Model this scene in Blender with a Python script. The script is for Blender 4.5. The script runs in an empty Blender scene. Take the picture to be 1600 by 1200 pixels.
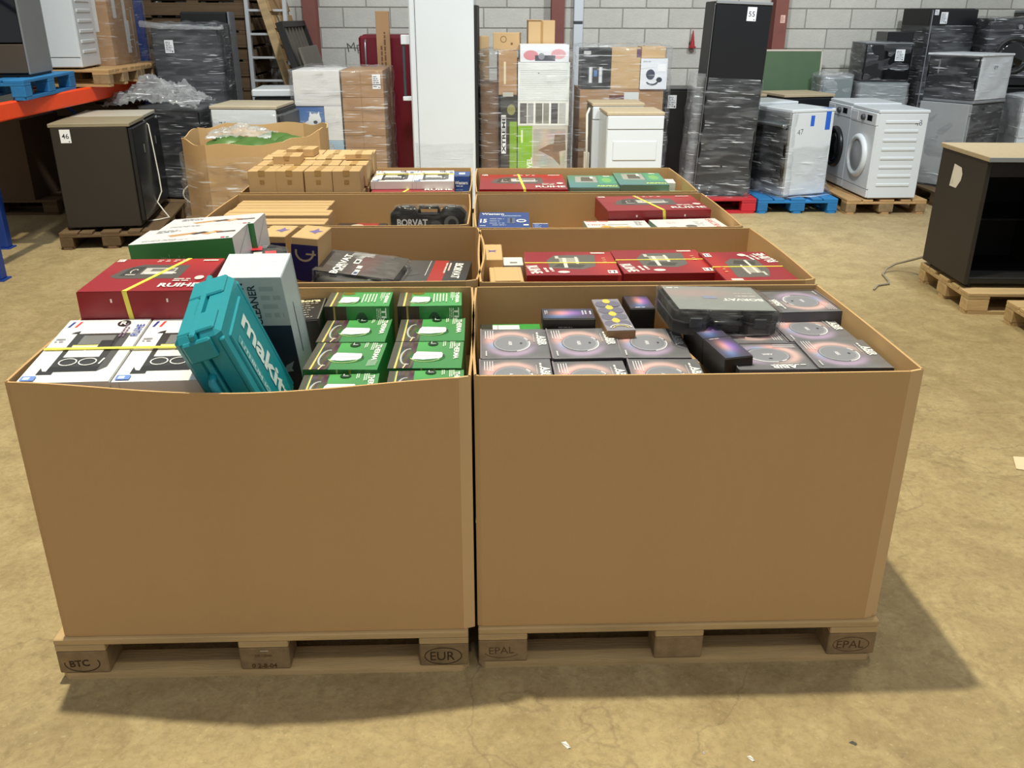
import bpy, bmesh, math, random
from mathutils import Vector, Matrix, Euler, noise
random.seed(7)
SC = bpy.context.scene
COL = SC.collection
R = math.radians

# ------------------------------------------------------------------ camera, light, exposure
cam_d = bpy.data.cameras.new('camera'); cam_d.sensor_width = 36.0; cam_d.lens = 30.995
cam_d.clip_start = 0.05; cam_d.clip_end = 100
cam = bpy.data.objects.new('camera', cam_d); COL.objects.link(cam)
right = Vector((0.99941043, -0.03423732, 0.00257046))
up = Vector((0.01082826, 0.38535868, 0.92270333))
fwd = Vector((0.03258144, 0.92213149, -0.38550221))
M = Matrix((right, up, -fwd)).transposed().to_4x4(); M.translation = Vector((0.0243, -2.1388, 1.8113))
cam.matrix_world = M
SC.camera = cam

world = bpy.data.worlds.new('hall_ambience'); SC.world = world; world.use_nodes = True
bg = world.node_tree.nodes['Background']
bg.inputs[0].default_value = (0.93, 0.97, 1.0, 1); bg.inputs[1].default_value = 0.30

def bay_or_fill(loc, power, rad, color, cone, blend):
    ld = bpy.data.lights.new('bay_or_fill_light', 'SPOT'); ld.shadow_soft_size = rad; ld.spot_size = math.radians(cone); ld.spot_blend = blend
    ld.energy = power; ld.color = color
    lo = bpy.data.objects.new('bay_or_fill_light', ld); COL.objects.link(lo); lo.location = loc
    return lo
bay_or_fill((-1.35, 1.35, 9.6), 2700, .13, (1, .94, .71), 84, .8)        # warm lamp over the boxes
bay_or_fill((2.9, 2.2, 9.6), 520, .4, (1, .95, .72), 84, .8)
bay_or_fill((.8, -4.2, 9.6), 380, .4, (1, .95, .78), 90, .8)
bay_or_fill((-.2, 1.2, 7.6), 1280, .3, (.9, .96, 1), 74, .7).rotation_euler = (math.radians(48), 0, 0)            # cool floods added over the boxes, tilted to brighten the background
bay_or_fill((3.8, 1.2, 7.6), 1300, .3, (.9, .96, 1), 74, .7).rotation_euler = (math.radians(48), 0, 0)

vs = SC.view_settings
vs.view_transform = 'Standard'; vs.look = 'None'; vs.exposure = 0.5; vs.gamma = 1.0
vs.use_curve_mapping = False

# ------------------------------------------------------------------ helpers
def lin(h):
    h = h.lstrip('#'); o = []
    for i in (0, 2, 4):
        c = int(h[i:i+2], 16) / 255
        o.append(c / 12.92 if c <= .04045 else ((c + .055) / 1.055) ** 2.4)
    return tuple(o)

_M = {}
def mat(name, hexc, rough=.55, metal=0., var=.12, scale=6., bump=0., bscale=60., spec=.5, stretch=(1, 1, 1), rnd=0., detail=4, coat=0.):
    if name in _M: return _M[name]
    m = bpy.data.materials.new(name); m.use_nodes = True
    nt = m.node_tree; p = nt.nodes['Principled BSDF']; L = nt.links
    c = lin(hexc) if isinstance(hexc, str) else hexc
    tc = nt.nodes.new('ShaderNodeTexCoord'); mp = nt.nodes.new('ShaderNodeMapping')
    mp.inputs['Scale'].default_value = stretch
    L.new(tc.outputs['Object'], mp.inputs['Vector'])
    n = nt.nodes.new('ShaderNodeTexNoise'); n.inputs['Scale'].default_value = scale; n.inputs['Detail'].default_value = detail
    L.new(mp.outputs[0], n.inputs['Vector'])
    mx = nt.nodes.new('ShaderNodeMix'); mx.data_type = 'RGBA'
    mx.inputs[6].default_value = tuple(max(0, v * (1 - var)) for v in c) + (1,)
    mx.inputs[7].default_value = tuple(min(1, v * (1 + var)) for v in c) + (1,)
    L.new(n.outputs['Fac'], mx.inputs[0])
    out = mx.outputs[2]
    if rnd:
        oi = nt.nodes.new('ShaderNodeObjectInfo'); hs = nt.nodes.new('ShaderNodeHueSaturation')
        mr = nt.nodes.new('ShaderNodeMapRange'); mr.inputs[3].default_value = 1 - rnd; mr.inputs[4].default_value = 1 + rnd
        L.new(oi.outputs['Random'], mr.inputs[0]); L.new(mr.outputs[0], hs.inputs['Value']); L.new(out, hs.inputs['Color'])
        out = hs.outputs[0]
    L.new(out, p.inputs['Base Color'])
    p.inputs['Roughness'].default_value = rough; p.inputs['Metallic'].default_value = metal
    p.inputs['Specular IOR Level'].default_value = spec
    if coat: p.inputs['Coat Weight'].default_value = coat; p.inputs['Coat Roughness'].default_value = .08
    if bump:
        n2 = nt.nodes.new('ShaderNodeTexNoise'); n2.inputs['Scale'].default_value = bscale; n2.inputs['Detail'].default_value = 3
        L.new(mp.outputs[0], n2.inputs['Vector'])
        b = nt.nodes.new('ShaderNodeBump'); b.inputs['Strength'].default_value = bump; b.inputs['Distance'].default_value = .01
        L.new(n2.outputs['Fac'], b.inputs['Height']); L.new(b.outputs[0], p.inputs['Normal'])
    _M[name] = m; return m

def print_mat(name, rough):
    m = bpy.data.materials.new(name); m.use_nodes = True; nt = m.node_tree; p = nt.nodes['Principled BSDF']
    a = nt.nodes.new('ShaderNodeVertexColor'); a.layer_name = 'Col'
    nt.links.new(a.outputs[0], p.inputs['Base Color']); p.inputs['Roughness'].default_value = rough
    return m
PRINT = print_mat('printed_gloss', .28); PRINTM = print_mat('printed_matt', .6)

def film_mat(name, base=.04, streak=.5, sc=4., tint=(.82, .85, .88), rough=.16, squash=(1, 1, 5)):
    m = bpy.data.materials.new(name); m.use_nodes = True; nt = m.node_tree; L = nt.links
    for n in list(nt.nodes): nt.nodes.remove(n)
    out = nt.nodes.new('ShaderNodeOutputMaterial'); mix = nt.nodes.new('ShaderNodeMixShader')
    tr = nt.nodes.new('ShaderNodeBsdfTransparent'); tr.inputs[0].default_value = (.97, .97, .97, 1)
    gl = nt.nodes.new('ShaderNodeBsdfPrincipled')
    gl.inputs['Base Color'].default_value = tint + (1,); gl.inputs['Roughness'].default_value = rough
    gl.inputs['Specular IOR Level'].default_value = 1.0; gl.inputs['Coat Weight'].default_value = 1.0
    tc = nt.nodes.new('ShaderNodeTexCoord'); mp = nt.nodes.new('ShaderNodeMapping')
    mp.inputs['Scale'].default_value = squash; mp.inputs['Rotation'].default_value = (.25, .35, .1)
    L.new(tc.outputs['Object'], mp.inputs['Vector'])
    n = nt.nodes.new('ShaderNodeTexNoise'); n.inputs['Scale'].default_value = sc; n.inputs['Detail'].default_value = 3
    n.inputs['Distortion'].default_value = .4
    L.new(mp.outputs[0], n.inputs['Vector'])
    rp = nt.nodes.new('ShaderNodeMapRange'); rp.inputs[1].default_value = .45; rp.inputs[2].default_value = .8
    rp.inputs[3].default_value = base; rp.inputs[4].default_value = base + streak*.28
    L.new(n.outputs['Fac'], rp.inputs[0])
    m2 = nt.nodes.new('ShaderNodeMapping'); m2.inputs['Scale'].default_value = (1.2, 1.2, 26); m2.inputs['Rotation'].default_value = (.3, .42, 0)
    L.new(tc.outputs['Object'], m2.inputs['Vector'])
    w = nt.nodes.new('ShaderNodeTexNoise'); w.inputs['Scale'].default_value = 3.2; w.inputs['Detail'].default_value = 2; w.inputs['Distortion'].default_value = .3
    L.new(m2.outputs[0], w.inputs['Vector'])
    r2 = nt.nodes.new('ShaderNodeMapRange'); r2.inputs[1].default_value = .64; r2.inputs[2].default_value = .69; r2.inputs[3].default_value = 0; r2.inputs[4].default_value = streak*1.2  # thin pale lines painted into the film, standing in for crease highlights
    L.new(w.outputs['Fac'], r2.inputs[0])
    sm = nt.nodes.new('ShaderNodeMath'); sm.operation = 'ADD'; L.new(rp.outputs[0], sm.inputs[0]); L.new(r2.outputs[0], sm.inputs[1])
    fr = nt.nodes.new('ShaderNodeLayerWeight'); fr.inputs[0].default_value = .12
    ad = nt.nodes.new('ShaderNodeMath'); ad.operation = 'MULTIPLY_ADD'; ad.inputs[1].default_value = .35; ad.use_clamp = True
    L.new(fr.outputs['Fresnel'], ad.inputs[0]); L.new(sm.outputs[0], ad.inputs[2])
    L.new(ad.outputs[0], mix.inputs[0]); L.new(tr.outputs[0], mix.inputs[1]); L.new(gl.outputs[0], mix.inputs[2])
    bp = nt.nodes.new('ShaderNodeBump'); bp.inputs['Strength'].default_value = .35; bp.inputs['Distance'].default_value = .03
    L.new(n.outputs['Fac'], bp.inputs['Height']); L.new(bp.outputs[0], gl.inputs['Normal'])
    L.new(mix.outputs[0], out.inputs[0])
    return m
FILM = film_mat('stretch_film'); FILMH = film_mat('stretch_film_heavy', .2, .6, 7., (.86, .88, .9), .12, (1, 1, 3))
FILMC = film_mat('stretch_film_clear', .025, .4, 5.)
FILMG = film_mat('bag_film', .015, .4, 12., (.8, .82, .84), .1, (1, 2, 2))

def link(o, parent=None):
    COL.objects.link(o)
    if parent is not None: o.parent = parent
    return o
def tag(o, label=None, cat=None, group=None, kind=None):
    if label: o['label'] = label
    if cat: o['category'] = cat
    if group: o['group'] = group
    if kind: o['kind'] = kind
    return o
def thing(name, label, cat, loc=(0, 0, 0), rot=(0, 0, 0), group=None):
    o = bpy.data.objects.new(name, None); o.empty_display_size = .1
    o.location = loc; o.rotation_euler = rot if not isinstance(rot, (int, float)) else (0, 0, rot)
    link(o); return tag(o, label, cat, group)
def copy_tree(o, loc=None, rot=None, label=None, group=None, parent=None):
    c = o.copy(); COL.objects.link(c); c.parent = parent
    if loc is not None: c.location = loc
    if rot is not None: c.rotation_euler = rot if not isinstance(rot, (int, float)) else (0, 0, rot)
    if label: c['label'] = label
    if group: c['group'] = group
    for ch in list(o.children): copy_tree(ch, parent=c)
    return c

class MB:
    def __init__(s): s.v = []; s.f = []; s.m = []
    def add(s, vs, fs, m=0):
        k = len(s.v); s.v += [tuple(p) for p in vs]; s.f += [tuple(i + k for i in f) for f in fs]; s.m += [m] * len(fs); return s
    def box(s, x0, y0, z0, x1, y1, z1, m=0, bev=0., xf=None):
        cx, cy, cz = (x0+x1)/2, (y0+y1)/2, (z0+z1)/2; X, Y, Z = abs(x1-x0)/2, abs(y1-y0)/2, abs(z1-z0)/2
        if bev <= 0:
            vs = [(sx*X+cx, sy*Y+cy, sz*Z+cz) for sz in (-1, 1) for sy in (-1, 1) for sx in (-1, 1)]
            fs = [(0, 2, 3, 1), (4, 5, 7, 6), (0, 1, 5, 4), (2, 6, 7, 3), (0, 4, 6, 2), (1, 3, 7, 5)]
        else:
            b = min(bev, X*.98, Y*.98, Z*.98); vs = []; id = {}
            for sx in (-1, 1):
                for sy in (-1, 1):
                    for sz in (-1, 1):
                        for a in range(3):
                            id[sx, sy, sz, a] = len(vs)
                            vs.append((cx+sx*(X if a == 0 else X-b), cy+sy*(Y if a == 1 else Y-b), cz+sz*(Z if a == 2 else Z-b)))
            fs = []
            for q in (-1, 1):
                fs.append([id[q, a, b2, 0] for a, b2 in ((-1, -1), (1, -1), (1, 1), (-1, 1))])
                fs.append([id[a, q, b2, 1] for a, b2 in ((-1, -1), (1, -1), (1, 1), (-1, 1))])
                fs.append([id[a, b2, q, 2] for a, b2 in ((-1, -1), (1, -1), (1, 1), (-1, 1))])
            for p in (-1, 1):
                for q in (-1, 1):
                    fs.append([id[p, q, -1, 0], id[p, q, -1, 1], id[p, q, 1, 1], id[p, q, 1, 0]])
                    fs.append([id[p, -1, q, 0], id[p, -1, q, 2], id[p, 1, q, 2], id[p, 1, q, 0]])
                    fs.append([id[-1, p, q, 1], id[-1, p, q, 2], id[1, p, q, 2], id[1, p, q, 1]])
                    for r in (-1, 1): fs.append([id[p, q, r, 0], id[p, q, r, 1], id[p, q, r, 2]])
        if xf is not None: vs = [tuple(xf @ Vector(p)) for p in vs]
        return s.add(vs, fs, m)
    def prism(s, pts, a0, a1, axis='z', m=0):
        n = len(pts)
        def mk(p, a):
            if axis == 'z': return (p[0], p[1], a)
            if axis == 'y': return (p[0], a, p[1])
            return (a, p[0], p[1])
        vs = [mk(p, a0) for p in pts] + [mk(p, a1) for p in pts]
        fs = [tuple(range(n)), tuple(range(2*n-1, n-1, -1))] + [(i, (i+1) % n, n+(i+1) % n, n+i) for i in range(n)]
        return s.add(vs, fs, m)
    def tube(s, path, r, n=8, m=0, caps=True):
        P = [Vector(p) for p in path]; vs = []; prev = None
        for i, p in enumerate(P):
            t = (P[min(i+1, len(P)-1)] - P[max(i-1, 0)]).normalized()
            if prev is None: a = t.orthogonal().normalized()
            else: a = (prev - t * prev.dot(t)).normalized()
            prev = a; b = t.cross(a); rr = r[i] if isinstance(r, (list, tuple)) else r
            vs += [p + (a*math.cos(2*math.pi*k/n) + b*math.sin(2*math.pi*k/n))*rr for k in range(n)]
        fs = []
        for i in range(len(P)-1):
            for k in range(n): fs.append((i*n+k, i*n+(k+1) % n, (i+1)*n+(k+1) % n, (i+1)*n+k))
        if caps: fs += [tuple(range(n-1, -1, -1)), tuple(range((len(P)-1)*n, len(P)*n))]
        return s.add(vs, fs, m)
    def lathe(s, prof, n=24, c=(0, 0, 0), axis='z', m=0):
        vs = []
        for r, h in prof:
            for k in range(n):
                a = 2*math.pi*k/n; x, y = r*math.cos(a), r*math.sin(a)
                v = (x, y, h) if axis == 'z' else ((x, h, y) if axis == 'y' else (h, x, y))
                vs.append((v[0]+c[0], v[1]+c[1], v[2]+c[2]))
        fs = []
        for i in range(len(prof)-1):
            for k in range(n): fs.append((i*n+k, i*n+(k+1) % n, (i+1)*n+(k+1) % n, (i+1)*n+k))
        fs += [tuple(range(n)), tuple(range((len(prof)-1)*n, len(prof)*n))]
        return s.add(vs, fs, m)
    def grid(s, nu, nv, fn, m=0, flip=False):
        vs = [fn(i/nu, j/nv) for j in range(nv+1) for i in range(nu+1)]
        fs = []
        for j in range(nv):
            for i in range(nu):
                a = j*(nu+1)+i; q = (a, a+1, a+nu+2, a+nu+1); fs.append(q[::-1] if flip else q)
        return s.add(vs, fs, m)
    def mesh(s, name, mats, smooth=False, fix=True):
        me = bpy.data.meshes.new(name); me.from_pydata(s.v, [], s.f)
        for mm in (mats if isinstance(mats, (list, tuple)) else [mats]): me.materials.append(mm)
        me.polygons.foreach_set('material_index', s.m)
        if fix:
            bm = bmesh.new(); bm.from_mesh(me); bmesh.ops.recalc_face_normals(bm, faces=bm.faces); bm.to_mesh(me); bm.free()
        if smooth: me.polygons.foreach_set('use_smooth', [True]*len(me.polygons))
        me.update(); return me
    def build(s, name, mats, parent=None, loc=(0, 0, 0), rot=(0, 0, 0), smooth=False, fix=True):
        o = bpy.data.objects.new(name, s.mesh(name, mats, smooth, fix)); link(o, parent)
        o.location = loc; o.rotation_euler = rot if not isinstance(rot, (int, float)) else (0, 0, rot)
        return o
def put(name, me, parent=None, loc=(0, 0, 0), rot=(0, 0, 0)):
    o = bpy.data.objects.new(name, me); link(o, parent); o.location = loc
    o.rotation_euler = rot if not isinstance(rot, (int, float)) else (0, 0, rot); return o

_T = {}
def text_mesh(body, bold):
    k = (body, bold)
    if k in _T: return _T[k]
    cu = bpy.data.curves.new('lettering', 'FONT'); cu.body = body; cu.size = 1; cu.offset = bold; cu.resolution_u = 3
    o = bpy.data.objects.new('lettering', cu); COL.objects.link(o)
    dg = bpy.context.evaluated_depsgraph_get(); dg.update()
    me = o.evaluated_get(dg).to_mesh()
    vs = [(v.co.x, v.co.y) for v in me.vertices]; fs = [tuple(p.vertices) for p in me.polygons]
    o.evaluated_get(dg).to_mesh_clear(); bpy.data.objects.remove(o); bpy.data.curves.remove(cu)
    x0 = min(v[0] for v in vs); x1 = max(v[0] for v in vs); y0 = min(v[1] for v in vs); y1 = max(v[1] for v in vs)
    vs = [((x-x0)/(y1-y0), (y-y0)/(y1-y0)) for x, y in vs]
    _T[k] = (vs, fs, (x1-x0)/(y1-y0)); return _T[k]

class Pr:
    """flat print for one face of a box: u to the right, v up, origin in the lower left corner of the face"""
    def __init__(s): s.v = []; s.f = []; s.c = []; s.k = 0; s.me = {}
    def z(s): s.k += 1; return .0006 + .00016 * s.k
    def poly(s, pts, col):
        z = s.z(); k = len(s.v); c = lin(col) if isinstance(col, str) else col
        s.v += [(p[0], p[1], z) for p in pts]; s.c += [c]*len(pts); s.f.append(tuple(range(k, k+len(pts)))); return s
    def rect(s, u0, v0, u1, v1, col): return s.poly([(u0, v0), (u1, v0), (u1, v1), (u0, v1)], col)
    def ell(s, cx, cy, rx, ry, col, n=28): return s.poly([(cx+rx*math.cos(2*math.pi*i/n), cy+ry*math.sin(2*math.pi*i/n)) for i in range(n)], col)
    def arc(s, cx, cy, rx, ry, w, col, a0=0, a1=360, n=28):
        z = s.z(); k = len(s.v); c = lin(col)
        for i in range(n+1):
            a = R(a0+(a1-a0)*i/n)
            s.v += [(cx+rx*math.cos(a), cy+ry*math.sin(a), z), (cx+(rx-w)*math.cos(a), cy+(ry-w)*math.sin(a), z)]; s.c += [c, c]
        for i in range(n): s.f.append((k+2*i+1, k+2*i+3, k+2*i+2, k+2*i))
        return s
    def text(s, body, u, v, h, col, rot=0, bold=.02, sx=1., width=None):
        vs, fs, asp = text_mesh(body, bold)
        if width: sx = width / (asp * h)
        z = s.z(); k = len(s.v); c = lin(col); ca, sa = math.cos(R(rot)), math.sin(R(rot))
        for x, y in vs:
            x = (x - asp/2)*h*sx; y = (y-.5)*h
            s.v.append((u+x*ca-y*sa, v+x*sa+y*ca, z)); s.c.append(c)
        s.f += [tuple(i+k for i in f) for f in fs]; return s
    def lines(s, u, v, w, h, n, col, rot=0, seed=1):
        """n rows of tiny unreadable lettering"""
        rg = random.Random(seed); ca, sa = math.cos(R(rot)), math.sin(R(rot)); z = s.z(); c = lin(col); lh = h/n
        for i in range(n):
            x = 0; ww = w*rg.uniform(.6, 1); y = h - (i+1)*lh + lh*.25
            while x < ww:
                L = min(rg.uniform(.5, 2.)*lh, ww-x); k = len(s.v)
                for px, py in ((x, y), (x+L, y), (x+L, y+lh*.5), (x, y+lh*.5)):
                    s.v.append((u+px*ca-py*sa, v+px*sa+py*ca, z)); s.c.append(c)
                s.f.append((k, k+1, k+2, k+3)); x += L+lh*.3
        return s
    def img(s, u0, v0, u1, v1, nx, ny, fn):
        z = s.z(); k = len(s.v)
        for j in range(ny+1):
            for i in range(nx+1):
                a, b = i/nx, j/ny; s.v.append((u0+(u1-u0)*a, v0+(v1-v0)*b, z))
                s.c.append(tuple(((x/12.92) if x <= .04045 else ((x+.055)/1.055)**2.4) for x in (max(0, min(1, q)) for q in fn(a, b))))
        for j in range(ny):
            for i in range(nx): q = k+j*(nx+1)+i; s.f.append((q, q+1, q+nx+2, q+nx+1))
        return s
    def mesh(s, name, m=None):
        m = m or PRINT
        if m.name in s.me: return s.me[m.name]
        me = bpy.data.meshes.new(name); me.from_pydata(s.v, [], s.f); me.materials.append(m)
        at = me.color_attributes.new('Col', 'FLOAT_COLOR', 'POINT')
        at.data.foreach_set('color', [x for c in s.c for x in (c[0], c[1], c[2], 1.)])
        me.update(); s.me[m.name] = me; return me
    def put(s, name, parent, face, dims, m=None, at=(0, 0)):
        w, d, h = dims
        U, V, N, O = {'top': ((1, 0, 0), (0, 1, 0), (0, 0, 1), (-w/2, -d/2, h)), 'front': ((1, 0, 0), (0, 0, 1), (0, -1, 0), (-w/2, -d/2, 0)),
            'right': ((0, 1, 0), (0, 0, 1), (1, 0, 0), (w/2, -d/2, 0)), 'left': ((0, -1, 0), (0, 0, 1), (-1, 0, 0), (-w/2, d/2, 0)),
            'back': ((-1, 0, 0), (0, 0, 1), (0, 1, 0), (w/2, d/2, 0))}[face]
        o = bpy.data.objects.new(name, s.mesh(name, m)); link(o, parent)
        mt = Matrix((U, V, N)).transposed().to_4x4(); mt.translation = Vector(O) + Vector(U)*at[0] + Vector(V)*at[1]
        o.matrix_basis = mt; return o

def film_shell(name, x0, y0, z0, x1, y1, z1, m=None, amp=.012, step=.055, seed=0, parent=None, top=True, flare=0., round_=.03, topfn=None):
    """a wrinkled skin of film hugging a box: four sides and a top"""
    mb = MB(); sd = Vector((seed*3.7, seed*1.3, seed*2.1)); r = round_
    xs, ys = (x1-x0), (y1-y0)
    per = [(x0+r, y0), (x1-r, y0), (x1, y0+r), (x1, y1-r), (x1-r, y1), (x0+r, y1), (x0, y1-r), (x0, y0+r)]
    loop = []
    for i in range(8):
        a, b = Vector(per[i]), Vector(per[(i+1) % 8]); n = max(1, int((b-a).length/step))
        loop += [a.lerp(b, k/n) for k in range(n)]
    n = len(loop); nz = max(2, int((z1-z0)/step)); c = Vector(((x0+x1)/2, (y0+y1)/2)); vs = []
    def dsp(p): return noise.noise(p*9+sd)*amp + noise.noise(Vector((p.x*4, p.y*4, p.z*22))+sd)*amp*.6
    for j in range(nz+1):
        z = z0+(z1-z0)*j/nz
        for p in loop:
            q = Vector((p.x, p.y, z)); dr = (p-c).normalized(); k = amp*.7+dsp(q)
            if flare: k += flare*max(0, 1-(z-z0)/.25)**2*(.6+noise.noise(q*6+sd))
            tz = z + (topfn(p.x, p.y) if (topfn and j == nz) else 0)
            vs.append((p.x+dr.x*k, p.y+dr.y*k, tz))
    fs = [(j*n+i, j*n+(i+1) % n, (j+1)*n+(i+1) % n, (j+1)*n+i) for j in range(nz) for i in range(n)]
    mb.add(vs, fs)
    if top:
        base = len(mb.v)-n; rings = 4; prev = list(range(base, base+n))
        for q in range(1, rings+1):
            t = 1-q/rings*.98; ring = []
            for p in loop:
                w = c+(p-c)*t; v = Vector((w.x, w.y, z1+amp*.7)); ring.append((v.x, v.y, v.z+dsp(v*1.3)+(topfn(v.x, v.y) if topfn else 0)))
            k = len(mb.v); mb.v += ring; cur = list(range(k, k+n))
            for i in range(n): mb.f.append((prev[i], prev[(i+1) % n], cur[(i+1) % n], cur[i])); mb.m.append(0)
            prev = cur
        mb.f.append(tuple(prev)); mb.m.append(0)
    return mb.build(name, m or FILM, parent, smooth=True)
# ------------------------------------------------------------------ materials
KRAFT = mat('kraft_board', '#be9b6d', .75, var=.05, scale=3, bump=.06, bscale=90, stretch=(1, 1, .12), spec=.25)
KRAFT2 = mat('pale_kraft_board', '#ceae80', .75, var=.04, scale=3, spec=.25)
CARTON = mat('carton_board', '#c6a679', .7, var=.05, scale=4, spec=.3, rnd=.05)
CARTON2 = mat('carton_board_dull', '#a98560', .7, var=.08, scale=4, spec=.3, rnd=.06)
WOOD = mat('pallet_wood', '#b39064', .75, var=.32, scale=5, bump=.25, bscale=30, stretch=(.6, 5, 5), rnd=.12, spec=.2, detail=6)
WOODE = mat('pallet_block_wood', '#8f7858', .8, var=.45, scale=18, bump=.3, bscale=50, rnd=.1, spec=.2)
WOODP = mat('pale_pallet_wood', '#c0a478', .75, var=.42, scale=5, bump=.2, bscale=30, stretch=(.6, 5, 5), rnd=.1, spec=.2)
WOODD = mat('old_brown_wood', '#66523c', .8, var=.3, scale=5, bump=.25, bscale=30, stretch=(.6, 5, 5), rnd=.16, spec=.2)
WOODB = mat('blue_painted_wood', '#1e6fa8', .65, var=.25, scale=6, bump=.2, bscale=30, rnd=.12)
WOODR = mat('red_painted_wood', '#b5202c', .65, var=.2, scale=6, bump=.2, bscale=30, rnd=.1)
BLACK = mat('black_enamel', '#16171a', .3, var=.15, scale=3)
BLACKM = mat('black_matt_panel', '#1c1b1a', .55, var=.15, scale=3)
BROWNBLK = mat('dark_brown_panel', '#2c261f', .6, var=.12, scale=3)
GLOSSB = mat('black_glass', '#0b0c0e', .08, var=.05, scale=3, coat=.5)
WHITE = mat('white_enamel', '#d3d8db', .3, var=.03, scale=3)
WHITEW = mat('white_board', '#dddcda', .5, var=.03, scale=3)
GREYS = mat('grey_enamel', '#8a8d90', .4, var=.06, scale=3)
SILVER = mat('brushed_steel', '#b4b8ba', .32, .85, var=.06, scale=20, stretch=(1, 1, .05))
DGREY = mat('dark_grey_plastic', '#3c4044', .45, var=.1)
PART = mat('particle_board_top', '#b3a284', .65, var=.12, scale=30)
REDF = mat('dark_red_enamel', '#6d1424', .3, var=.08, scale=3)
BLUEM = mat('blue_powder_coat', '#1c3f93', .45, var=.1)
ORANGE = mat('orange_powder_coat', '#f0480f', .45, var=.08)
ALU = mat('aluminium', '#d4d6d6', .4, .6, var=.05)
TEAL = mat('teal_plastic', '#1a8b9a', .42, var=.06, scale=40, bump=.08, bscale=250)
RUST = mat('red_oxide_paint', '#7e4a40', .6, var=.15, scale=8)
YELLOW = mat('yellow_strap', '#f0e05a', .4, var=.08, scale=20)
CABLE = mat('white_cable', '#d9d5c8', .45, var=.05)
REDBOX = mat('red_carton', '#8c1c26', .35, var=.05, scale=3)
GREENBOX = mat('green_carton', '#2f8f46', .35, var=.05, scale=3)
GREEND = mat('dark_green_carton', '#2c6c38', .45, var=.05, scale=3)
TEALBOX = mat('teal_carton', '#6fae9c', .4, var=.06, scale=3)
BLUEBOX = mat('blue_carton', '#2a4d92', .38, var=.06, scale=3)
BLKBOX = mat('black_carton', '#262321', .4, var=.1, scale=3)
GRBOX = mat('charcoal_carton', '#55535a', .35, var=.06, scale=3)
GREYBOX = mat('pale_blue_grey_carton', '#c3cdd6', .4, var=.03, scale=3)

# ------------------------------------------------------------------ floor, wall, columns
def floor_material():
    m = bpy.data.materials.new('dusty_concrete'); m.use_nodes = True; nt = m.node_tree; L = nt.links; p = nt.nodes['Principled BSDF']
    tc = nt.nodes.new('ShaderNodeTexCoord')
    def nz(sc, det=6, dist=0., rough=.55):
        n = nt.nodes.new('ShaderNodeTexNoise'); n.inputs['Scale'].default_value = sc; n.inputs['Detail'].default_value = det
        n.inputs['Distortion'].default_value = dist; n.inputs['Roughness'].default_value = rough
        L.new(tc.outputs['Object'], n.inputs['Vector']); return n.outputs['Fac']
    def rng(x, a, b, c=0., d=1.):
        r = nt.nodes.new('ShaderNodeMapRange'); r.inputs[1].default_value = a; r.inputs[2].default_value = b
        r.inputs[3].default_value = c; r.inputs[4].default_value = d; L.new(x, r.inputs[0]); return r.outputs[0]
    def mix(f, a, b):
        x = nt.nodes.new('ShaderNodeMix'); x.data_type = 'RGBA'; L.new(f, x.inputs[0])
        for i, q in ((6, a), (7, b)):
            if isinstance(q, str): x.inputs[i].default_value = lin(q) + (1,)
            else: L.new(q, x.inputs[i])
        return x.outputs[2]
    c = mix(rng(nz(.55, 5, .4), .35, .65), '#9a8661', '#ad9970')
    c = mix(rng(nz(5.5, 9, .9, .68), .42, .66, 0, .5), c, '#c0ae82')
    c = mix(rng(nz(2.3, 8, 1.1, .65), .5, .64, 0, .45), c, '#877550')
    c = mix(rng(nz(14, 6, .8, .7), .55, .68, 0, .4), c, '#7a6947')
    c = mix(rng(nz(38, 7, .4, .75), .45, .68, 0, .4), c, '#6f6044')
    c = mix(rng(nz(60, 5, .2, .7), .58, .7, 0, .35), c, '#cdbd97')
    ve = nt.nodes.new('ShaderNodeTexVoronoi'); ve.feature = 'DISTANCE_TO_EDGE'; ve.inputs['Scale'].default_value = .42
    dn = nt.nodes.new('ShaderNodeTexNoise'); dn.inputs['Scale'].default_value = 1.6; dn.inputs['Detail'].default_value = 6
    L.new(tc.outputs['Object'], dn.inputs['Vector'])
    va = nt.nodes.new('ShaderNodeVectorMath'); va.operation = 'ADD'; L.new(tc.outputs['Object'], va.inputs[0]); L.new(dn.outputs['Color'], va.inputs[1])
    L.new(va.outputs[0], ve.inputs['Vector'])
    c = mix(rng(ve.outputs['Distance'], .0, .003, .3, 0), c, '#5a4c3a')
    L.new(c, p.inputs['Base Color']); p.inputs['Roughness'].default_value = .6; p.inputs['Specular IOR Level'].default_value = .35
    ad = nt.nodes.new('ShaderNodeMath'); ad.operation = 'ADD'; L.new(nz(7, 8, .3, .62), ad.inputs[0]); L.new(nz(22, 8, .6, .7), ad.inputs[1])
    b = nt.nodes.new('ShaderNodeBump'); b.inputs['Strength'].default_value = .4; b.inputs['Distance'].default_value = .012
    L.new(ad.outputs[0], b.inputs['Height']); L.new(b.outputs[0], p.inputs['Normal'])
    return m
DUSTY = mat('dusty_worktop', '#8c8169', .7, var=.1, scale=8)
DARKC = mat('shaded_brown_card', '#5c4732', .75)  # card colour darkened to stand in for the shade under the racking
fl = MB().box(-9, -7, -.12, 11, 9.4, 0).build('floor', floor_material()); tag(fl, 'dusty tan concrete warehouse floor', None, None, 'structure')

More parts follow.
